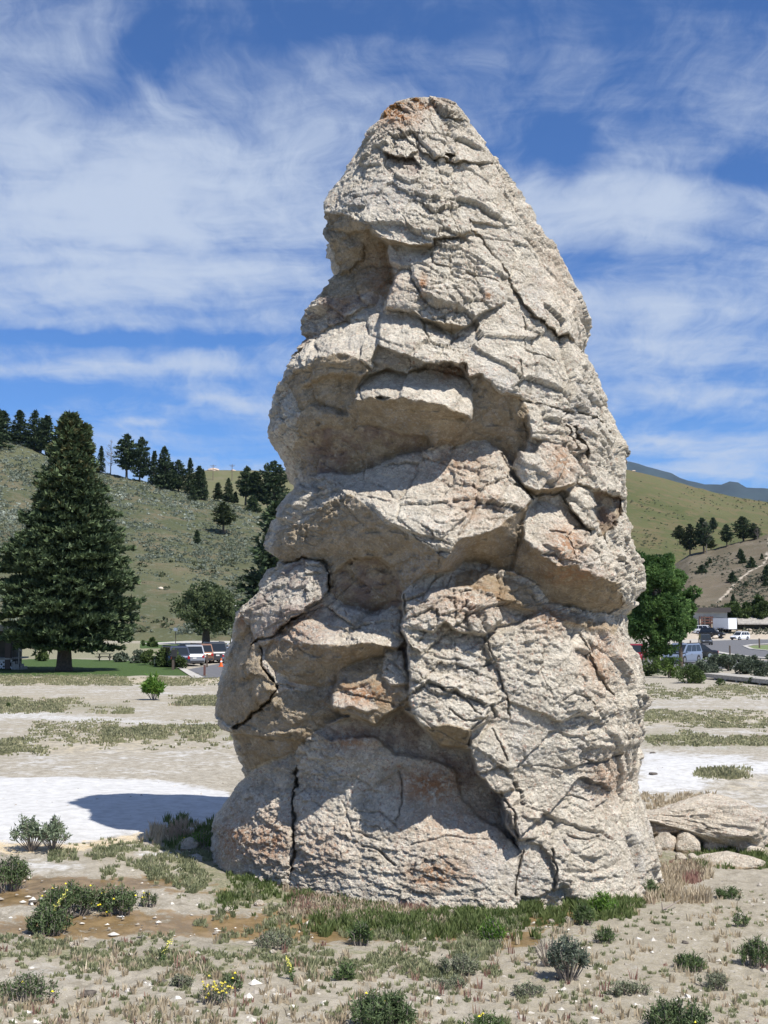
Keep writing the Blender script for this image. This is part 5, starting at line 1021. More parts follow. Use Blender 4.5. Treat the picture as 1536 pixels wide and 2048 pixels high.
def big_spruce():
    c = gpt(128, 1342); H = 512 / F * c.y; W = 5.5
    root = empty('spruce_tree', tuple(c), 0, 'huge dense blue green spruce with brown cones near its top, left of the cone', 'tree')
    mb = MB(); mb.tube([(0, 0, -.2), (0, 0, .4), (0, 0, 2), (.05, 0, H * .5), (0, 0, H * .97)], [.85, .62, .5, .3, .03], 12); mb.build('trunk', bark, root, True)
    mb = MB(); mb.tube([(.1, 0, H * .62), (.9, 0, H * .78), (1.15, 0, H * .955)], [.16, .1, .02], 8); mb.build('side_trunk', bark, root, True)
    r = np.random.default_rng(5); P = []; D = []; S_ = []; rn = []; lb = MB()
    def prof(t): # radius of crown at height fraction
        return np.interp(t, [.06, .10, .2, .3, .42, .55, .68, .8, .9, .97, 1.], [.66, .88, .98, .96, .84, .66, .48, .30, .18, .09, .02])
    def branch(base, az, L, droop, tz):
        n = max(4, int(L / .26)); s = np.linspace(.12, 1, n)
        dirx, diry = math.cos(az), math.sin(az)
        zc = lambda s_: -droop * L * s_ ** 1.2 + .30 * L * s_ ** 3 * .55
        for s_ in s:
            p = base + np.array([dirx * L * s_, diry * L * s_, zc(s_)])
            wdt = .62 * L * (1 - s_) ** .75 * .62 + .18
            for sd in (-1, 1):
                m = max(1, int(wdt / .28))
                for k in range(1, m + 1):
                    o = sd * wdt * k / m * r.uniform(.7, 1.05)
                    q = p + np.array([-diry * o + dirx * .5 * abs(o), dirx * o + diry * .5 * abs(o), -.10 * abs(o) + r.normal(0, .05)])
                    P.append(q + r.normal(0, .06, 3)); dd = np.array([dirx * .75 - diry * sd * .35, diry * .75 + dirx * sd * .35, .42]); D.append(dd); S_.append(.40 * r.uniform(.8, 1.2)); rn.append((tz, r.uniform()))
            P.append(p + [0, 0, .08]); D.append(np.array([dirx, diry, .55])); S_.append(.44); rn.append((tz, r.uniform()))
    nw = 44
    for i in range(nw):
        t = .075 + (i / (nw - 1)) ** .92 * .915; R = W * prof(t) ; nb = int(np.interp(t, [0, 1], [14, 7])); z = H * t
        lobe = r.uniform(0, 2 * PI)
        for k in range(nb):
            az = 2 * PI * (k + r.uniform(-.35, .35)) / nb + i * .9; L = R * (r.uniform(.70, 1.08) + .10 * math.sin(3 * az + lobe))
            asym = 1 + .05 * math.cos(az)
            branch(np.array([0, 0, z + r.uniform(-.15, .15) + .28 * L]), az, L * asym, np.interp(t, [0, .5, 1], [.40, .30, -.1]), t)
            if L > 1.2 and k % 3 == 0: lb.tube([(0, 0, z + .25 * L), (math.cos(az) * L * .6, math.sin(az) * L * .6, z + .25 * L - .2 * L)], [.07, .02], 4, False)
    for i in range(16):
        t = .66 + i / 15 * .29; z = H * t; x0 = np.interp(t, [.62, .78, .955], [.1, .9, 1.15]); R = np.interp(t, [.66, .8, .955], [1.4, 1.0, .12])
        for k in range(6):
            az = r.uniform(0, 2 * PI); branch(np.array([x0, 0, z + .2 * R]), az, R * r.uniform(.7, 1.1), .1, t)
    P = np.array(P); D = np.array(D); S_ = np.array(S_); rn = np.array(rn)
    V, Ft = quad_tufts(P, D, S_, .30, 9, 6, .42)
    cone_amt = sstep(rn[:, 0], .5, .95) * .5
    val = np.where((rn[:, 1] * 7.7) % 1 < cone_amt * .55, .92, rn[:, 1] * .84)
    val = np.repeat(val, 6); rr = r.uniform(-.12, .12, len(val)); val = np.where(val < .86, np.clip(val + rr, 0, .85), val)
    lb.build('limbs', bark, root)
    mesh_np('crown', V, Ft, spruce_leaf, root, attrs={'rnd': np.repeat(val, 3)})
    print('SPRUCE', len(P))
big_spruce()
def conifer_mesh(seed, H=12., W=2.6, pine=False, bare=.1, dens=1.):
    r = np.random.default_rng(seed); P = []; D = []; S_ = []; nw = int(20 * dens)
    for i in range(nw):
        t = bare + (1 - bare) * i / (nw - 1)
        if pine:
            R = W * (np.interp(t, [bare, bare + .15, .6, .85, 1], [.55, 1, .9, .55, .12])) * r.uniform(.6, 1.15)
        else: R = W * (1 - t) ** .75 * r.uniform(.8, 1.1) * (1.0 if t > bare + .05 else .8) + .12
        nb = int(7 * dens + 2)
        for k in range(nb):
            az = r.uniform(0, 2 * PI); L = R * r.uniform(.6, 1.15); m = max(2, int(L / .45))
            for s_ in np.linspace(.25, 1, m):
                for q_ in range(2):
                    o = r.normal(0, .26 * (1.2 - s_) * L + .08)
                    P.append((math.cos(az) * L * s_ - math.sin(az) * o, math.sin(az) * L * s_ + math.cos(az) * o, H * t - (.22 if not pine else -.1) * L * s_ + r.normal(0, .12)))
                    D.append((math.cos(az) * .7, math.sin(az) * .7, .35 if pine else .15)); S_.append(.62 * r.uniform(.7, 1.2))
    P, D, S_ = map(np.array, (P, D, S_)); V, Ft = quad_tufts(P, D, S_, .33, seed, 4, .5)
    tone = np.repeat(np.clip(r.uniform(0, .85, len(P)), 0, .85), 4); return V, Ft, np.repeat(tone, 3)
PROTO = {}
def conifer(kind, seed, **kw):
    H, W = kw.get('H', 12.), kw.get('W', 2.6); V, Ft, rn = conifer_mesh(seed, **kw)
    root = empty('conifer', (0, 0, -500)); mb = MB(); mb.tube([(0, 0, -.5), (0, 0, H * .5), (0, 0, H * .96)], [W * .075 + .06, W * .05 + .03, .02], 6); mb.build('trunk', bark, root)
    mesh_np('crown', V, Ft, olive_needle if kind.startswith('olive') else dark_needle, root, attrs={'rnd': rn}); PROTO[kind] = (root, H, W, [False])
conifer('fir_a', 41, W=2.8); conifer('fir_b', 42, W=2.2); conifer('fir_c', 43, W=3.4, bare=.04)
conifer('pine_a', 44, W=3.3, pine=True, bare=.22); conifer('pine_b', 45, W=4.4, pine=True, bare=.1); conifer('pine_c', 46, W=2.2, pine=True, bare=.3)
conifer('olive_a', 47, W=3.6, pine=True, bare=.3); conifer('olive_b', 48, W=3.0, pine=True, bare=.15)
conifer('fir_young', 49, H=4., W=1.5, bare=.0, dens=.7)
def plant_tree(kind, hillname, px, py, top, wpx, label, group, name=None, cat='tree', depth=None):
    root, H, W, used = PROTO[kind]
    p = on_hill(hillname, px, py) if hillname else gpt(px, py)
    o = root if not used[0] else copy_tree(root); used[0] = True
    if name: o.name = name
    h = (py - top) / F * p.y; w = wpx * (1.3 if kind[-1] != 'g' else 1.) / F * p.y / 2
    o.location = p; s = h / H; o.scale = (w / W * random.uniform(.82, 1.12), w / W * random.uniform(.82, 1.12), s); o.rotation_euler = (random.uniform(-.035, .035), random.uniform(-.05, .05), random.uniform(0, 6.28)); tag(o, label, cat, group); return o
SK = [(-12, 812, 892, 60, 'fir_c', 'dark fir cut by the left edge, lower left of the skyline'), (5, 822, 878, 44, 'fir_b', 'leftmost full dark conifer on the skyline'), (40, 820, 888, 40, 'fir_a', 'pointed dark conifer on the skyline, second from the left edge'),
      (68, 822, 898, 44, 'fir_c', 'wide dark conifer on the skyline left of the spruce top'), (92, 832, 905, 34, 'fir_b', 'slim dark conifer on the skyline nearest the spruce top, left side'), (82, 836, 903, 32, 'fir_a', 'dark conifer tucked between two others left of the spruce'),
      (200, 893, 946, 20, 'fir_b', 'small conifer beside the dead tree right of the spruce'), (253, 871, 957, 44, 'pine_a', 'ragged tall pine on the skyline, left of a twin pair'), (279, 876, 962, 42, 'pine_b', 'bushy dark pine on the skyline, right of a twin pair'),
      (307, 903, 970, 24, 'fir_b', 'thin dark conifer right of the bushy pine'), (330, 895, 976, 46, 'fir_c', 'broad pyramidal conifer in the middle of the skyline row'), (357, 921, 983, 32, 'pine_b', 'rounded conifer between a broad and a slim one'),
      (380, 918, 990, 26, 'fir_a', 'slim conifer in the right half of the skyline row'), (396, 933, 994, 28, 'fir_b', 'dark conifer before the ridge end of the skyline row'), (406, 940, 998, 26, 'fir_c', 'last dark conifer of the row above the sage slope'),
      (386, 972, 1001, 22, 'fir_c', 'short bushy conifer below the skyline row'), (343, 925, 980, 26, 'fir_a', 'dark conifer filling the row behind the broad one'), (318, 915, 973, 24, 'fir_c', 'low dark conifer left of the broad pyramidal one'),
      (436, 966, 1000, 22, 'fir_b', 'small pointed conifer standing alone under the utility pole'), (458, 957, 1003, 26, 'fir_c', 'dark conifer left of the pine clump by the cone'), (491, 935, 1008, 38, 'pine_a', 'layered pine left of the biggest skyline pine'),
      (509, 945, 1010, 30, 'pine_c', 'narrow pine between the layered one and the biggest'), (547, 924, 1018, 66, 'pine_b', 'biggest spreading dark pine on the skyline beside the cone'), (506, 994, 1022, 32, 'fir_young', 'low round dark juniper below the skyline pines'),
      (394, 1062, 1085, 16, 'fir_young', 'small round bush tree on the green slope'), (470, 985, 1004, 18, 'fir_young', 'small dark bush among the right skyline trees')]
for px, top, base, w, kind, lb in SK: plant_tree(kind, 'left_hill', px, base, top, w, lb, 'conifers along the left hill crest')
plant_tree('fir_a', 'left_hill', 540, 1240, 1012, 104, 'tall dark fir partly hidden by the left side of the cone', None)
plant_tree('olive_a', 'left_hill', 447, 1068, 1006, 46, 'lone leaning juniper with an open crown on the green slope', None)
RT = [(1360, 1052, 1088, 22, 'olive_a', 'leftmost ragged pine of the right hillside clump'), (1380, 1050, 1107, 28, 'olive_b', 'tall loose pine, second in the right hillside clump'), (1408, 1038, 1106, 34, 'pine_a', 'tallest thin pine of the right hillside clump'),
      (1427, 1036, 1068, 14, 'pine_c', 'small pine high behind the tallest of the clump'), (1454, 1050, 1093, 24, 'pine_a', 'single pine with a bare lower trunk casting a shadow'), (1487, 1034, 1081, 40, 'pine_b', 'widest dark pine at the top of the stony hillside'),
      (1509, 1047, 1079, 26, 'pine_b', 'pine right of the widest one on the stony hillside'), (1422, 1074, 1100, 18, 'olive_b', 'low pine at the foot of the tallest one'),(1369,1062,1096,18,'olive_b','squat pine between the first two of the clump')]
for px, top, base, w, kind, lb in RT: plant_tree(kind, 'right_hill' if base == 1068 else 'stony_hillside', px, base, top, w, lb, 'pines on the right hillside')
JN = [(1482, 1099, 1115, 16, 'upper of two touching round junipers'), (1485, 1110, 1127, 17, 'lower of two touching round junipers'), (1504, 1116, 1137, 18, 'pointed young juniper left of the footpath bend'), (1524, 1108, 1118, 9, 'tiny juniper by the footpath bend'),
      (1464, 1146, 1164, 20, 'conical juniper left of the middle of the footpath'), (1420, 1117, 1126, 10, 'small juniper, topmost of three in a diagonal'), (1413, 1124, 1134, 10, 'small juniper, middle of three in a diagonal'), (1403, 1131, 1145, 19, 'wide juniper, lowest of three in a diagonal'),
      (1491, 1164, 1173, 9, 'little juniper right of the footpath'), (1533, 1133, 1160, 20, 'dark juniper cut by the right edge below the path'), (1530, 1162, 1172, 14, 'low juniper by the right edge'), (1466, 1190, 1206, 14, 'juniper above the cream building')]
for px, top, base, w, lb in JN: plant_tree('fir_young', 'stony_hillside', px, base, top, w, lb + ' on the stony slope', 'junipers dotted on the stony slope', 'juniper')
def dead_tree(p, h, seed, label):
    r = random.Random(seed); root = empty('dead_tree', tuple(p), 0, label, 'tree', None); MB().tube([(0, 0, -.3), (.1, 0, h * .5), (0, 0, h)], [.2, .13, .03], 6).build('trunk', bark_grey, root); mb = MB()
    for i in range(46):
        z = h * r.uniform(.2, .96); a = r.uniform(0, 6.28); L = h * .30 * (1.1 - z / h) * r.uniform(.5, 1.2) + .3; d = Vector((math.cos(a), math.sin(a), .35)); q = Vector((0, 0, z)) + d * L * .6
        mb.tube([(0, 0, z), q, q + Vector((math.cos(a), math.sin(a), 1.2)) * L * .45], [.06, .04, .015], 3, False)
        for k in range(3): mb.tube([q, q + Vector((r.uniform(-1, 1), r.uniform(-1, 1), r.uniform(.2, 1))) * L * .5], [.03, .01], 3, False)
    mb.build('branches', bark_grey, root)
p = on_hill('left_hill', 221, 948); dead_tree(p, 70 / F * p.y, 2, 'bare grey dead tree on the skyline right of the spruce')
p = on_hill('stony_hillside', 1413, 1106); dead_tree(p, 68 / F * p.y, 3, 'bare grey snag inside the right hillside pine clump')
p = on_hill('stony_hillside', 1515, 1079); dead_tree(p, 26 / F * p.y, 4, 'small bare snag right of the widest hillside pine')
def leafy(name, p, H, W, leaf, label, cat='tree', n=9000, trunk_h=.25, seed=1, lobes=14, ls=.22, trunk_r=.4, group=None, depth_f=1.0, zc=.0, stems=1, lmin=.35):
    r = np.random.default_rng(seed); root = empty(name, tuple(p), 0, label, cat, group); mb = MB()
    C_ = []
    for i in range(lobes):
        a = r.uniform(0, 2 * PI); z = H * (trunk_h + (1 - trunk_h) * r.uniform(.12, .86)); t = (z / H - trunk_h) / (1 - trunk_h)
        rad = W * (math.sin(PI * min(1, .12 + .80 * t)) ** .7) * r.uniform(.2, .72)
        C_.append((math.cos(a) * rad, math.sin(a) * rad * depth_f, z, W * r.uniform(lmin, lmin + .22) * (1.15 - .45 * t)))
    C_.append((0, 0, H * .86, W * .30)); C_ = np.array(C_)
    for s_ in range(stems):
        ox = 0 if stems == 1 else r.uniform(-.35, .35) * W * .5
        mb.tube([(ox * .5, 0, -.3), (ox * .7, 0, H * trunk_h), (ox, 0, H * .55)], [trunk_r, trunk_r * .75, trunk_r * .3], 8, False)
    for c in C_[::2]: mb.tube([(0, 0, H * trunk_h * .9), (c[0] * .4, c[1] * .4, H * trunk_h + (c[2] - H * trunk_h) * .55), tuple(c[:3])], [trunk_r * .4, trunk_r * .22, .03], 5, False)
    mb.build('trunk', bark, root)
    k = r.choice(len(C_), n, p=C_[:, 3] ** 2 / (C_[:, 3] ** 2).sum()); d = r.normal(size=(n, 3)); d /= np.linalg.norm(d, axis=1)[:, None]; rad = r.uniform(.35, 1.08, n) ** .6
    q = C_[k, :3] + d * (C_[k, 3] * rad)[:, None] * np.array([1, depth_f, .85]); q += .22 * C_[k, 3][:, None] * np.stack([fbm(q[:, 0] * .9, q[:, 1] * .9, q[:, 2] * .9, 3, 7 + j) for j in range(3)], 1) * 2
    gs = min(.8, 0) + max(.8, 2.2 / W); gap = fbm(q[:, 0] * gs, q[:, 1] * gs, q[:, 2] * gs, 3, seed + 3); keep = (gap > -.12) & (q[:, 2] > H * trunk_h * .55); q = q[keep]; d = d[keep]
    V, Ft = quad_tufts(q, d + [0, 0, .3], ls, .38, seed, 3, .8)
    cl = fbm(q[:, 0] * gs * .9, q[:, 1] * gs * .9, q[:, 2] * gs * .9, 2, seed + 9); tone = np.clip(.42 + cl * .9 + r.uniform(-.25, .25, len(q)), 0, .85)
    mesh_np('crown', V, Ft, leaf, root, attrs={'rnd': np.repeat(np.repeat(tone, 3), 3)}); return root
willow_leaf = foliage('willow_leaf', (.07, .10, .045), (.17, .21, .10), trans=.35); cotton = foliage('cottonwood_leaf', (.06, .12, .035), (.17, .28, .085), (.26, .38, .14), trans=.4)
bush_leaf = foliage('bush_leaf', (.045, .075, .022), (.13, .18, .06), trans=.2); sage_row = foliage('sage_row_leaf', (.07, .095, .06), (.20, .235, .17), trans=.15)
p = gpt(412, 1288); leafy('willow_tree', p, 116 / F * p.y, 66 / F * p.y, willow_leaf, 'round grey green willow with a forked trunk beyond the left lot', n=12000, trunk_h=.26, seed=3, lobes=20, ls=.42, trunk_r=.75)
p = gpt(1312, 1346); Hc = 252 / F * p.y; Wc = 66 / F * p.y
leafy('cottonwood_tree', p, Hc, Wc * 1.02, cotton, 'tall bright green cottonwood right behind the cone', n=30000, trunk_h=.10, seed=5, lobes=34, ls=.20, trunk_r=.3, lmin=.30)
p = gpt(1362, 1334); leafy('cottonwood_tree', p, 205 / F * p.y, 44 / F * p.y, cotton, 'shorter green cottonwood leaning over the parked minivan', n=15000, trunk_h=.24, seed=8, lobes=22, ls=.22, trunk_r=.2, lmin=.32)
for i, (px, py, h, w, lf, lb) in enumerate([(1470, 1234, 46, 54, bush_leaf, 'dark leafy tree behind the white trailer'), (1522, 1222, 54, 44, bush_leaf, 'dark tree behind the shingled shed roof at the right edge'), (1493, 1226, 34, 40, bush_leaf, 'low leafy tree between trailer and shed')]):
    p = on_hill('stony_hillside', px, 1252); leafy('leafy_tree', p, (1252 - py + h) / F * p.y * .75, w / F * p.y / 2, lf, lb, n=4500, trunk_h=.25, seed=20 + i, ls=.55, trunk_r=.25, group='trees behind the far buildings')
# bushes
BS = [(1296, 1352, 60, 34, 'bush_leaf', 'olive bush at the foot of the cottonwood'), (1340, 1356, 62, 40, 'bright', 'bright green bush before the cottonwood trunk'), (1382, 1366, 72, 34, 'bush_leaf', 'dense dark green bush nearest the pale flat'), (1275, 1346, 40, 26, 'bush_leaf', 'low bush against the right side of the cone'),
      (1415, 1350, 50, 34, 'sage', 'silvery sagebrush right of the dark bush'), (1440, 1372, 22, 13, 'bush_leaf', 'small round bush on the pale flat below the boardwalk'), (1455, 1342, 46, 30, 'sage', 'silvery sagebrush in front of the lower lane, second'), (1490, 1348, 50, 32, 'sage', 'silvery sagebrush in front of the lower lane, third'),
      (1520, 1354, 54, 34, 'sage', 'silvery sagebrush at the right edge above the boardwalk'), (1474, 1336, 46, 26, 'sage', 'grey sagebrush in the rear of the row'), (1508, 1338, 46, 26, 'sage', 'grey sagebrush in the rear right of the row'), (1432, 1334, 40, 24, 'sage', 'grey sagebrush in the rear left of the row'),
      (1545, 1344, 50, 34, 'sage', 'sagebrush cut by the right edge'), (1450, 1330, 14, 22, 'bright', 'narrow upright green bush above the sagebrush row'), (1398, 1352, 40, 30, 'sage', 'sagebrush between dark bush and minivan'), (1501, 1368, 20, 12, 'bush_leaf', 'little bush beside the boardwalk'),
      (350, 1338, 42, 42, 'bush_leaf', 'tall dark hedge bush before the silver cars'), (325, 1334, 46, 38, 'bush_leaf', 'leafy hedge bush left of the silver cars'), (300, 1330, 40, 30, 'bush_leaf', 'olive hedge bush in the middle of the hedge'), (272, 1326, 40, 26, 'sage', 'grey hedge bush at the left end of the hedge'),
      (244, 1324, 34, 20, 'sage', 'grey green bush right of the picnic table'), (306, 1294, 22, 18, 'bush_leaf', 'small round bush on the far lawn'), (286, 1292, 10, 12, 'bush_leaf', 'tiny bush on the far lawn'), (88, 1322, 36, 22, 'bush_leaf', 'bush beneath the spruce by the porch steps'),
      (480, 1290, 30, 26, 'bush_leaf', 'green bush beside the cone at the back road'), (362, 1268, 60, 18, 'bush_leaf', 'dark brush clump left of the willow'), (16, 1416, 10, 10, 'bush_leaf', 'dark tiny shrub on the pale flat at the left')]
LF = {'bush_leaf': bush_leaf, 'sage': sage_row, 'bright': foliage('olive_leaf', (.06, .11, .025), (.17, .25, .06), trans=.25)}
for i, (px, py, w, h, lf, lb) in enumerate(BS):
    p = gpt(px, py); d = p.y
    leafy('bush', p, h / F * d, w / F * d / 2, LF[lf], lb, 'bush', n=1700 if h > 14 else 350, trunk_h=.02, seed=60 + i, lobes=9, ls=.13 * d / 90 * (1 if h > 14 else .7), trunk_r=.03, group='bushes around the flat', stems=3)

# ------------------------------------------------------------------ vehicles
glass = simple('tinted_glass', (.02, .025, .03), .08); tyre_m = simple('rubber', (.025, .025, .025), .85); rim_m = simple('alloy', (.45, .46, .48), .3, .8); plastic = simple('black_plastic', (.03, .03, .032), .6)
lampr = simple('red_lens', (.35, .01, .01), .2); lampw = simple('clear_lens', (.75, .78, .80), .1); plate_m = simple('plate', (.6, .6, .58), .5); chrome = simple('chrome', (.6, .6, .62), .15, 1.)
def paint(name, c, metal=.35):
    m = simple('paint_' + name, c, .28, metal); m.node_tree.nodes['Principled BSDF'].inputs['Coat Weight'].default_value = .6; return m
def loft(sections, mat, name, parent):
    """sections: list of rings (same number of points), capped"""
    n = len(sections[0]); mb = MB(); vs = [p for s in sections for p in s]; fs = []
    for i in range(len(sections) - 1):
        for k in range(n): fs.append((i * n + k, i * n + (k + 1) % n, (i + 1) * n + (k + 1) % n, (i + 1) * n + k))
    fs.append(tuple(range(n))[::-1]); fs.append(tuple((len(sections) - 1) * n + k for k in range(n))); mb.add(vs, fs); return mb.build(name, mat, parent)
def car(px, py, yaw, L, W, H, col, style, label, cat, name='parked_car', z=.04, wheel=.34):
    p = gpt(px, py) if py > 1277.6 else on_hill('stony_hillside', px, py); z = z if py > 1277.6 else p.z; root = empty(name, (p.x, p.y, z), math.radians(yaw), label, cat)
    hb = .56 * H if style != 'sedan' else .60 * H; hood = .90 * hb; tail = hb if style != 'sedan' else .97 * hb; fx, rx_ = L / 2, -L / 2; g = .17 + (.05 if style in ('suv', 'pickup') else 0)
    def ring(x, zb, zt, w): r = .09; return [(x, -w * .96, zb), (x, -w, zb + .15), (x, -w, zt - .18), (x, -w * .97, zt - .05), (x, -w * .88, zt), (x, w * .88, zt), (x, w * .97, zt - .05), (x, w, zt - .18), (x, w, zb + .15), (x, w * .96, zb)]
    w = W / 2
    st = [(rx_, g + .22, tail - .18, w * .82), (rx_ + .06, g + .08, tail - .06, w * .93), (rx_ + .35, g, tail, w), (-L * .1, g - .02, hb, w), (L * .18, g - .02, hb * .985, w), (fx - .95, g, hood * .97, w * .99), (fx - .35, g, hood * .90, w * .95), (fx - .07, g + .04, hood * .80, w * .88), (fx, g + .14, hood * .68, w * .78)]
    loft([ring(*s_) for s_ in st], col, 'body', root)
    # cabin
    if style == 'sedan': cb = [(-L * .34, 0), (-L * .17, 1), (L * .05, 1), (L * .21, 0)]
    elif style == 'minivan': cb = [(rx_ + .06, 0), (rx_ + .28, 1), (L * .10, 1), (L * .32, 0)]
    elif style == 'pickup': cb = [(-L * .10, 0), (-L * .06, 1), (L * .10, 1), (L * .22, 0)]
    else: cb = [(rx_ + .08, 0), (rx_ + .36, 1), (L * .08, 1), (L * .22, 0)]
    zb = hb - .03; zr = H; wt = w * .78; wb = w * .93
    def cr(x, z_, wd): return [(x, -wd, z_), (x, wd, z_)]
    (xa, _), (xb, _), (xc, _), (xd, _) = cb
    lo = [(xa, -wb, zb), (xa, wb, zb), (xd, wb, zb), (xd, -wb, zb)]; up_ = [(xb, -wt, zr - .06), (xb, wt, zr - .06), (xc, wt, zr - .06), (xc, -wt, zr - .06)]
    up2 = [(xb + .15, -wt * .88, zr), (xb + .15, wt * .88, zr), (xc - .15, wt * .88, zr), (xc - .15, -wt * .88, zr)]
    mb = MB(); mb.add(lo + up_ + up2, [(0, 4, 5, 1), (1, 5, 6, 2), (2, 6, 7, 3), (3, 7, 4, 0), (4, 8, 9, 5), (5, 9, 10, 6), (6, 10, 11, 7), (7, 11, 8, 4), (8, 11, 10, 9), (0, 1, 2, 3)]); mb.build('cabin', col, root)
    def pane(nm, a, b, c, d, u0=.06, u1=.94, v0=.1, v1=.9):
        a, b, c, d = map(Vector, (a, b, c, d)); q = lambda u, v: (a * (1 - u) + b * u) * (1 - v) + (d * (1 - u) + c * u) * v
        vs = [q(u0, v0), q(u1, v0), q(u1, v1), q(u0, v1)]; nrm = (vs[1] - vs[0]).cross(vs[3] - vs[0]).normalized()
        cen = (a + b + c + d) / 4 - Vector(((xa + xd) / 2, 0, zb)); nrm = nrm if nrm.dot(cen) > 0 else -nrm
        mb = MB(); mb.add([v + nrm * .012 for v in vs] + [v - nrm * .01 for v in vs], [(0, 1, 2, 3), (7, 6, 5, 4), (0, 4, 5, 1), (1, 5, 6, 2), (2, 6, 7, 3), (3, 7, 4, 0)]); mb.build(nm, glass, root)
    pane('rear_window', lo[0], lo[1], up_[1], up_[0]); pane('windscreen', lo[3], lo[2], up_[2], up_[3], .04, .96, .06, .93)
    for s_, (i0, i1) in ((1, (1, 2)), (-1, (0, 3))):
        cuts = [(.05, .30), (.33, .60), (.63, .93)] if style in ('suv', 'minivan') else [(.08, .48), (.52, .92)]
        for (u0, u1) in cuts: pane('side_window', lo[i0], lo[i1], up_[i1], up_[i0], u0, u1, .14, .9)
    for sx in (-1, 1):
        for sy in (-1, 1):
            x = sx * L * .30 + (L * .015); y = sy * (w - .10); wh = MB(); n = 16; wd = .11
            wh.tube([(x, y - wd, wheel), (x, y + wd, wheel)], wheel, n); o = wh.build('wheel', tyre_m, root, False)
            rm = MB(); yy = y + sy * (wd + .004); rm.tube([(x, yy - .01 * sy, wheel), (x, yy, wheel)], wheel * .62, 12); rm.build('rim', rim_m, o)
            ar = MB(); n = 12; vs = []
            for k in range(n + 1):
                t = PI * k / n; vs += [(x + math.cos(t) * wheel * 1.18, sy * (w + .006), wheel + math.sin(t) * wheel * 1.18), (x + math.cos(t) * wheel * 1.02, sy * (w + .006), wheel + math.sin(t) * wheel * 1.02)]
            ar.add(vs, [(2 * k, 2 * k + 1, 2 * k + 3, 2 * k + 2) for k in range(n)]); ar.build('wheel_arch', plastic, root)
    for sy in (-1, 1):
        MB().box(fx - .26, fx - .03, sy * w * .56 - .17, sy * w * .56 + .17, hood * .66, hood * .80).build('headlight', lampw, root)
        MB().box(rx_ - .012, rx_ + .12, sy * w * .77 - .09, sy * w * .77 + .09, tail * .68, tail * .92).build('taillight', lampr, root)
        MB().box(xd - .35, xd - .22, sy * (w + .10) - .09, sy * (w + .10) + .09, hb - .02, hb + .13).build('mirror', col, root)
        if style in ('suv', 'minivan'): MB().box(xb + .2, xc - .1, sy * wt * .9 - .02, sy * wt * .9 + .02, zr + .005, zr + .05).build('roof_rail', plastic, root)
        MB().box(-L * .02, L * .02 + .1, sy * w + sy * .002 - .008, sy * w + sy * .002 + .012, hb * .82, hb * .86).build('door_handle', chrome, root)
    MB().box(fx - .10, fx + .015, -w * .48, w * .48, hood * .42, hood * .66).build('grille', plastic, root)
    MB().box(fx - .22, fx + .03, -w * .80, w * .80, g + .02, g + .16).build('bumper', plastic, root)
    MB().box(rx_ - .04, rx_ + .2, -w * .84, w * .84, g + .06, g + .24).build('bumper', plastic, root)
    MB().box(rx_ - .018, rx_ + .05, -.16, .16, tail * .60, tail * .72).build('number_plate', plate_m, root)
    return root
silver = paint('silver', (.30, .32, .35)); blueg = paint('silver_blue', (.24, .29, .38)); dark = paint('charcoal', (.045, .048, .052)); brown = paint('copper', (.20, .10, .06)); tan_ = paint('champagne', (.36, .30, .25)); white = paint('white', (.78, .79, .80), 0); navy = paint('navy', (.02, .03, .06)); red = paint('red', (.35, .02, .03)); black = paint('black', (.012, .013, .016)); lblue = paint('pale_blue', (.25, .29, .37))
# cars in the left lot, parked nose in and seen from behind
car(342, 1333, 118, 4.9, 1.9, 1.72, navy, 'suv', 'dark blue suv mostly hidden behind the hedge bush, first in the left lot', 'car')
car(376, 1331, 112, 4.9, 1.95, 1.78, silver, 'suv', 'silver suv with red tail lamps, seen from behind in the left lot', 'car')
car(396, 1326, 112, 4.8, 1.9, 1.75, brown, 'suv', 'copper brown suv squeezed between silver and charcoal suvs', 'car')
car(424, 1325, 110, 5.0, 2.0, 1.88, dark, 'suv', 'charcoal suv, tallest vehicle in the left lot', 'car')
car(449, 1325, 112, 4.4, 1.75, 1.42, lblue, 'sedan', 'pale blue low sedan behind the orange traffic cone', 'car')
car(466, 1319, 112, 4.8, 1.85, 1.48, tan_, 'sedan', 'champagne sedan half hidden by the cone rock', 'car')
car(474, 1306, 100, 4.8, 1.9, 1.8, white, 'suv', 'white suv at the back of the left lot by the rock', 'car')
# right side
car(1270, 1326, 250, 4.8, 1.9, 1.7, red, 'suv', 'red car in the shade between cone and cottonwood', 'car')
car(1364, 1327, 232, 5.1, 1.98, 1.78, blueg, 'minivan', 'silver blue minivan parked under the cottonwood', 'minivan')
car(1389, 1318, 190, 4.5, 1.8, 1.5, black, 'sedan', 'dark car just showing its red tail behind the minivan', 'car')
car(1411, 1290, 262, 4.6, 1.85, 1.72, dark, 'suv', 'grey suv driving towards the viewer on the road', 'car', 'driving_car')
car(1480, 1280, 218, 4.7, 1.85, 1.70, white, 'suv', 'white suv coming round the bend of the road', 'car', 'driving_car')
car(1425, 1273, 330, 5.3, 2.0, 1.88, black, 'suv', 'black pickup style suv with a red tail lamp before the trailer', 'car')
car(1412, 1268, 330, 5.2, 2.0, 1.95, white, 'suv', 'white truck behind the black suv', 'truck', 'parked_truck')
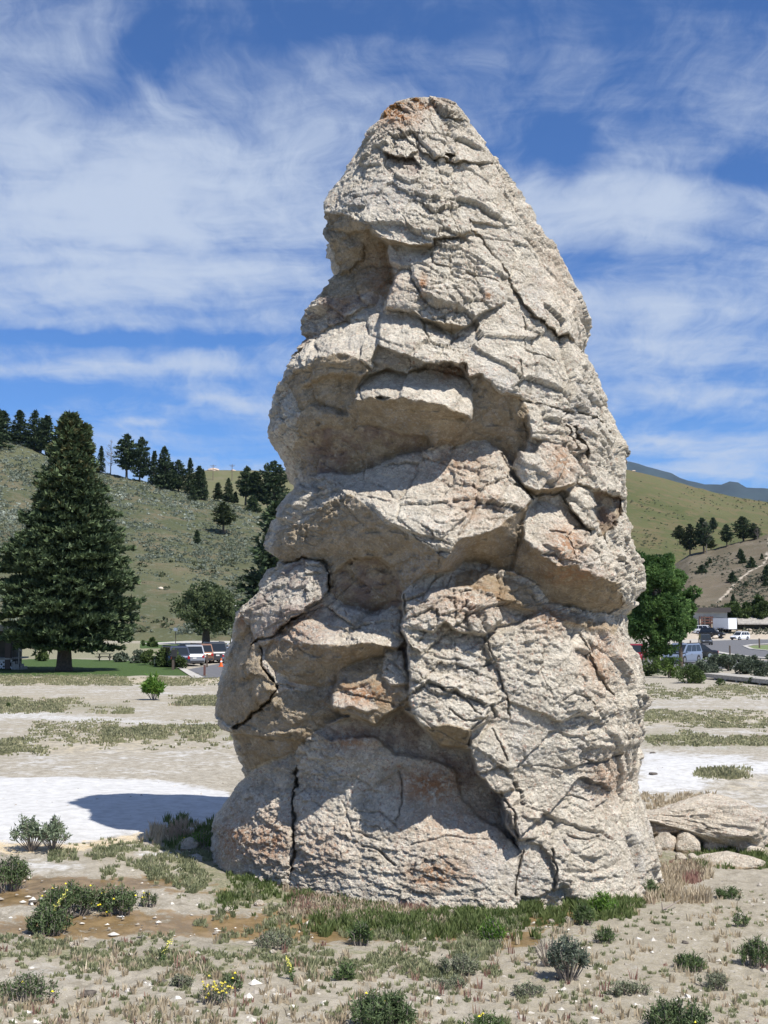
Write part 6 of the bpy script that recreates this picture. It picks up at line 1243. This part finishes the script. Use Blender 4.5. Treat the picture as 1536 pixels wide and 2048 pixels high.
# trailer
tp = on_hill('stony_hillside', 1450, 1263); tr = empty('cargo_trailer', (tp.x, tp.y, tp.z), math.radians(-62), 'white box trailer parked before the cream building', 'trailer')
wm = simple('white_panel', (.80, .81, .82), .45); MB().box(-2.4, 2.4, -1.25, 1.25, .55, 2.95).build('cargo_box', wm, tr)
MB().box(-2.45, 2.45, -1.29, 1.29, .45, .56).build('chassis', plastic, tr); MB().box(-2.43, 2.43, -1.28, 1.28, 2.95, 3.02).build('roof', simple('aluminium', (.55, .56, .58), .4, .7), tr)
for sy in (-1, 1):
    for x in (-.5, .4):
        o = MB().tube([(x, sy * 1.18 - .12, .34), (x, sy * 1.18 + .12, .34)], .34, 14).build('wheel', tyre_m, tr)
    MB().box(-1.1, 1.0, sy * 1.22 - .16 + .03 * sy, sy * 1.22 + .16 + .03 * sy, .70, .78).build('mudguard', plastic, tr)
for x0 in (-2.415, ): MB().box(x0 - .01, x0 + .004, -1.1, -.03, .7, 2.8).build('door', wm, tr); MB().box(x0 - .01, x0 + .004, .03, 1.1, .7, 2.8).build('door', wm, tr)
MB().box(2.4, 3.7, -.06, .06, .45, .55).build('drawbar', plastic, tr)

# ------------------------------------------------------------------ buildings
cream = simple('cream_wall', (.52, .49, .42), .9, 0, .08, .6); shingle = simple('wood_shingle', (.30, .28, .25), .95, 0, .25, 2); dkwood = simple('dark_wood_wall', (.075, .07, .05), .9, 0, .3, 1.5); darkroof = simple('dark_roof', (.075, .065, .06), .9)
def building(label, px0, px1, py_base, Y, H, depth, wall, yaw=0):
    x0 = (px0 - CX) / F * Y; x1 = (px1 - CX) / F * Y; return empty('building', ((x0 + x1) / 2, Y, BZ0), yaw, label, 'building'), (x1 - x0) / 2
BZ0 = float(on_hill('stony_hillside', 1450, 1258).z) - .3
Yb = float(on_hill('stony_hillside', 1450, 1256).y); bl, hw = building('long cream building with a flat dark roof behind the trailer', 1330, 1452, 0, Yb, 0, 0, None)
top_z = float(at(1400, 1220, Yb)[2]) - BZ0; MB().box(-hw, hw, 0, 14, -.5, top_z - .5).build('wall', cream, bl); MB().box(-hw - .6, hw + .6, -.7, 14.6, top_z - .5, top_z + .55).build('roof', darkroof, bl)
for i in range(3):
    f_ = MB().box(-hw + 5 + i * 3.2, -hw + 6.6 + i * 3.2, -.08, .05, 1.2, 2.9).build('window', simple('window_frame', (.25, .22, .18), .7), bl); MB().box(-hw + 5.1 + i * 3.2, -hw + 6.5 + i * 3.2, -.10, -.081, 1.3, 2.8).build('pane', glass, f_)
MB().box(hw - 3, hw - 1.7, -.06, .05, 0, 2.3).build('door', dkwood, bl)
# shingled shed on the right edge
Ys_ = float(on_hill('stony_hillside', 1450, 1261).y); sh, hw = building('low wooden shed with a broad weathered shingle roof at the right edge', 1472, 1680, 0, Ys_, 0, 0, None)
zr0 = float(at(1500, 1247, Ys_)[2]) - BZ0; zr1 = float(at(1500, 1228, Ys_ + 5)[2]) - BZ0; MB().box(-hw + .8, hw, 1.2, 9, -.3, zr0 - .02).build('wall', dkwood, sh)
mb = MB(); mb.add([(-hw, -.3, zr0), (hw, -.3, zr0), (hw, 5, zr1), (-hw + 1.2, 5, zr1), (-hw, 10.3, zr0), (hw, 10.3, zr0), (-hw, -.3, zr0 - .25), (hw, -.3, zr0 - .25), (-hw, 10.3, zr0 - .25), (hw, 10.3, zr0 - .25)], [(0, 1, 2, 3), (3, 2, 5, 4), (0, 3, 4), (1, 5, 2), (6, 7, 1, 0), (8, 6, 0, 4), (7, 9, 5, 1), (4, 5, 9, 8), (6, 8, 9, 7)]); mb.build('roof', shingle, sh)
for i in range(6): MB().box(-hw + 1.5 + i * 3.4, -hw + 1.7 + i * 3.4, -.05, .15, -.2, zr0 - .252).build('post', dkwood, sh)
Yt = Ys_ + 12; x0 = (1505 - CX) / F * Yt; ub = empty('building', (x0 + 7, Yt, BZ0), 0, 'second shingled roof rising behind the low shed at the right edge', 'building')
za = float(at(1520, 1228, Yt)[2]) - BZ0; zb_ = float(at(1520, 1219, Yt)[2]) - BZ0; MB().box(-6, 8, .4, 8, -.3, za - .02).build('wall', dkwood, ub); mb = MB(); mb.add([(-7, 0, za), (9, 0, za), (9, 4, zb_ + .3), (-6, 4, zb_ + .3), (-7, 8.4, za), (9, 8.4, za)], [(0, 1, 2, 3), (3, 2, 5, 4), (0, 3, 4), (1, 5, 2), (0, 4, 5, 1)]); mb.build('roof', shingle, ub)
# rusty brown crate-like lift beside the trailer
p = on_hill('stony_hillside', 1420, 1263); cr_ = empty('equipment_crate', (p.x, p.y + 3, p.z), 0, 'rust brown open equipment frame left of the white trailer', 'crate'); rust = simple('rusty_steel', (.13, .055, .038), .8)
for sx in (-1, 1):
    for sy in (-1, 1): MB().box(sx * 1.3 - .08, sx * 1.3 + .08, sy * .8 - .08, sy * .8 + .08, 0, 3.4).build('post', rust, cr_)
for z_ in (2.0, 2.6, 3.2): MB().box(-1.35, 1.35, -.86, -.80, z_ - .22, z_ + .10).build('side_board', rust, cr_)
MB().box(-1.3, 1.3, -.8, .8, 1.7, 1.8).build('deck', rust, cr_)
# hut with a pale roof left of the cone
p = on_hill('left_hill', 484, 1218); hut = empty('hut', tuple(p), 0, 'small hut with a pale pyramid roof peeking out left of the cone', 'hut'); k = p.y / F
MB().box(-12 * k, 12 * k, 0, 20 * k, -3 * k, 6 * k).build('wall', simple('olive_wall', (.16, .17, .12), .9), hut); mb = MB(); mb.add([(-15 * k, -3 * k, 6 * k), (15 * k, -3 * k, 6 * k), (15 * k, 23 * k, 6 * k), (-15 * k, 23 * k, 6 * k), (0, 10 * k, 17 * k)], [(0, 1, 4), (1, 2, 4), (2, 3, 4), (3, 0, 4), (3, 2, 1, 0)]); mb.build('roof', simple('pale_roof', (.40, .40, .38), .9), hut)
# porch at the left edge
Yp = 96.; k = Yp / F; X_ = lambda px: (px - CX) * k; Z_ = lambda py: float(at(0, py, Yp)[2])
pc = empty('porch', (X_(0), Yp, 0), 0, 'covered wooden porch with a white lattice base cut by the left edge', 'porch'); ox = X_(0)
MB().box(X_(-160) - ox, X_(30) - ox, -.4, 4.5, Z_(1256), Z_(1250)).build('roof', shingle, pc)
MB().box(X_(-160) - ox, X_(26) - ox, -.2, .0, Z_(1262), Z_(1256.2)).build('fascia', simple('grey_trim', (.33, .30, .27), .8), pc)
MB().box(X_(16) - ox, X_(27) - ox, -.15, .25, 0.05, Z_(1262.2)).build('post', simple('brown_post', (.10, .075, .06), .85), pc)
MB().box(X_(-160) - ox, X_(15.8) - ox, 2.5, 4.4, 0, Z_(1262.3)).build('wall', dkwood, pc)
MB().box(X_(-160) - ox, X_(30) - ox, -.25, 4.4, Z_(1319), Z_(1316)).build('floor', wood_grey, pc)
lat = simple('white_lattice', (.66, .66, .66), .7)
MB().box(X_(-160) - ox, X_(28) - ox, -.12, -.06, Z_(1319.3) - .14, Z_(1319.3)).build('lattice_rail', lat, pc)
n0 = 26
for i in range(n0):
    xx = X_(27) - ox - i * .34
    for s_ in (-1, 1):
        M2 = Matrix.Translation((xx - .2, -.09 + .012 * s_, .42)) @ Matrix.Rotation(s_ * PI / 4, 4, 'Y'); MB().box(-.05, .05, -.01, .01, -.46, .46, M2).build('lattice_slat', lat, pc)
for i in range(5):
    MB().box(X_(28.5) - ox + i * .16, X_(29.5) - ox + i * .16, -.05, .05, .2, Z_(1287 + i * 6.4)).build('baluster', plastic, pc)
mb = MB(); mb.tube([(X_(28) - ox, 0, Z_(1286)), (X_(50) - ox, -.2, Z_(1303))], .05, 6); mb.build('handrail', wood_grey, pc); MB().box(X_(43) - ox, X_(45) - ox, -.2, -.1, 0, Z_(1300)).build('newel_post', wood_grey, pc)
for i in range(3): MB().box(X_(29) - ox + i * .28, X_(29) - ox + (i + 1) * .28, -.1, 1.4, 0, .62 - i * .2).build('step', wood_grey, pc)
# picnic table
p = gpt(209, 1322); pt = empty('picnic_table', tuple(p), 0, 'small picnic table on the grass right of the spruce trunk', 'table')
MB().box(-.75, .75, -.35, .35, .66, .72).build('tabletop', dkwood, pt)
for sy in (-1, 1): MB().box(-.75, .75, sy * .62 - .13, sy * .62 + .13, .40, .45).build('bench', dkwood, pt)
for sx in (-1, 1): MB().box(sx * .5 - .05, sx * .5 + .05, -.55, .55, .3, .38).build('cross_bar', dkwood, pt); MB().box(sx * .5 - .05, sx * .5 + .05, -.05, .05, 0, .657).build('leg', dkwood, pt)
# posts, signs and the traffic cone
postm = simple('brown_post', (.10, .075, .06), .85); reddish = simple('red_brown_post', (.13, .06, .05), .85)
def post(px, py, top, wpx, label, mat=postm, cap=True, cat='post'):
    p = gpt(px, py) if py > 1277.6 else on_hill('stony_hillside', px, py); h = (py - top) / F * p.y; w = wpx / F * p.y / 2; r_ = empty('post', tuple(p), 0, label, cat, 'posts by the roads')
    MB().box(-w, w, -w, w, -.1, h - .06).build('shaft', mat, r_)
    if cap: MB().box(-w * 1.12, w * 1.12, -w * 1.12, w * 1.12, h - .06, h).build('cap', simple('post_cap', (.2, .17, .15), .8), r_)
    return r_
sp = post(346, 1340, 1299, 4.2, 'dark sign post with a small box standing before the hedge', cat='sign post'); MB().box(-.13, .32, -.2, -.09, 1.05, 1.62).build('sign_panel', plastic, sp)
post(409, 1352, 1329, 4, 'red brown bollard at the path corner of the left lot', reddish); post(414, 1335, 1308, 3, 'thin dark bollard behind the red brown one'); post(1381, 1293, 1281, 2.4, 'bollard left of the oncoming grey suv'); post(1460, 1314, 1291, 2.6, 'dark bollard on the verge below the road'); post(1519, 1297, 1277, 2.4, 'dark bollard on the grassy island')
post(1417, 1275, 1268, 2, 'low post left of a pair by the black suv'); post(1425, 1275, 1268, 2, 'low post right of a pair by the black suv')
post(1410, 1268, 1231, 2.6, 'tall brown sign post before the cream building', cat='sign post'); lp = post(351, 1288, 1264, 1.2, 'thin lamp like pole with a white head on the far lawn', cap=False, cat='pole'); MB().box(-.3, .3, -.15, .15, 2.2, 2.75).build('pole_head', wm, lp)
p = gpt(442, 1334); tc = empty('traffic_cone', (p.x, p.y, .03), 0, 'orange traffic cone standing on the left lot', 'traffic cone'); orange = simple('orange_plastic', (.75, .14, .02), .5)
MB().box(-.2, .2, -.2, .2, 0, .05).build('base', orange, tc); MB().tube([(0, 0, .05), (0, 0, .72)], [.15, .035], 16).build('body', orange, tc); MB().tube([(0, 0, .38), (0, 0, .50)], [.102, .082], 16).build('reflective_band', simple('white_band', (.8, .8, .8), .4), tc)
def upole(px, base, top, label):
    p = on_hill('back_ridge', px, base); h = (base - top) / F * p.y; r_ = empty('utility_pole', tuple(p), 0, label, 'utility pole', 'utility poles on the ridge'); wp = simple('pole_wood', (.16, .12, .09), .9)
    MB().tube([(0, 0, -1), (0, 0, h)], [.30, .20], 8).build('pole', wp, r_); MB().box(-2.2, 2.2, -.12, .12, h * .93, h * .93 + .25).build('crossarm', wp, r_); MB().box(-1.6, 1.6, -.12, .12, h * .86, h * .86 + .2).build('crossarm', wp, r_)
upole(426, 962, 929, 'wooden utility pole beside the pale outcrop'); upole(464, 962, 928, 'wooden utility pole nearer the skyline pines')
def outcrop(hn, px, py, w, h, label, seed):
    p = on_hill(hn, px, py); k = p.y / F; o = stone('rock_outcrop', (p.x, p.y, p.z), (w * k / 2, w * k / 3, h * k), label, 'outcrop', seed=seed, res=(36, 20), lump=.4, fresh=1.); o.data.materials.clear(); o.data.materials.append(simple('pale_outcrop', (.52, .40, .31), .95, 0, .2, .3))
outcrop('back_ridge', 427, 940.5, 24, 5, 'pale pink rock outcrop on the far left ridge', 91); outcrop('back_ridge', 466, 941, 12, 2, 'little pale outcrop right of the pink one', 92); outcrop('right_hill', 1267, 942, 9, 1.6, 'small pale patch of rock at the top of the smooth hill', 93)
for i, (px, py, w, h, lb) in enumerate([(1428, 1313, 10, 5, 'pale boulder, left of a pair on the verge'), (1446, 1312, 9, 5, 'pale boulder, right of a pair on the verge'), (1431, 1277, 12, 7, 'rounded boulder by the road before the black suv'), (1400, 1311, 8, 6, 'pale stone beside the minivan tail'), (1498, 1261, 14, 4, 'flat pale stone heap before the shed'), (321, 1180, 12, 7, 'pale boulder on the left hillside')]):
    p = gpt(px, py) if py > 1277.6 else on_hill('left_hill' if px < 700 else 'stony_hillside', px, py); k = p.y / F
    stone('boulder', (p.x, p.y, p.z + h * k * .35), (w * k / 2, w * k / 2.5, h * k * .6), lb, 'rock', 'boulders by the road', seed=120 + i, res=(22, 14), detail=.5)
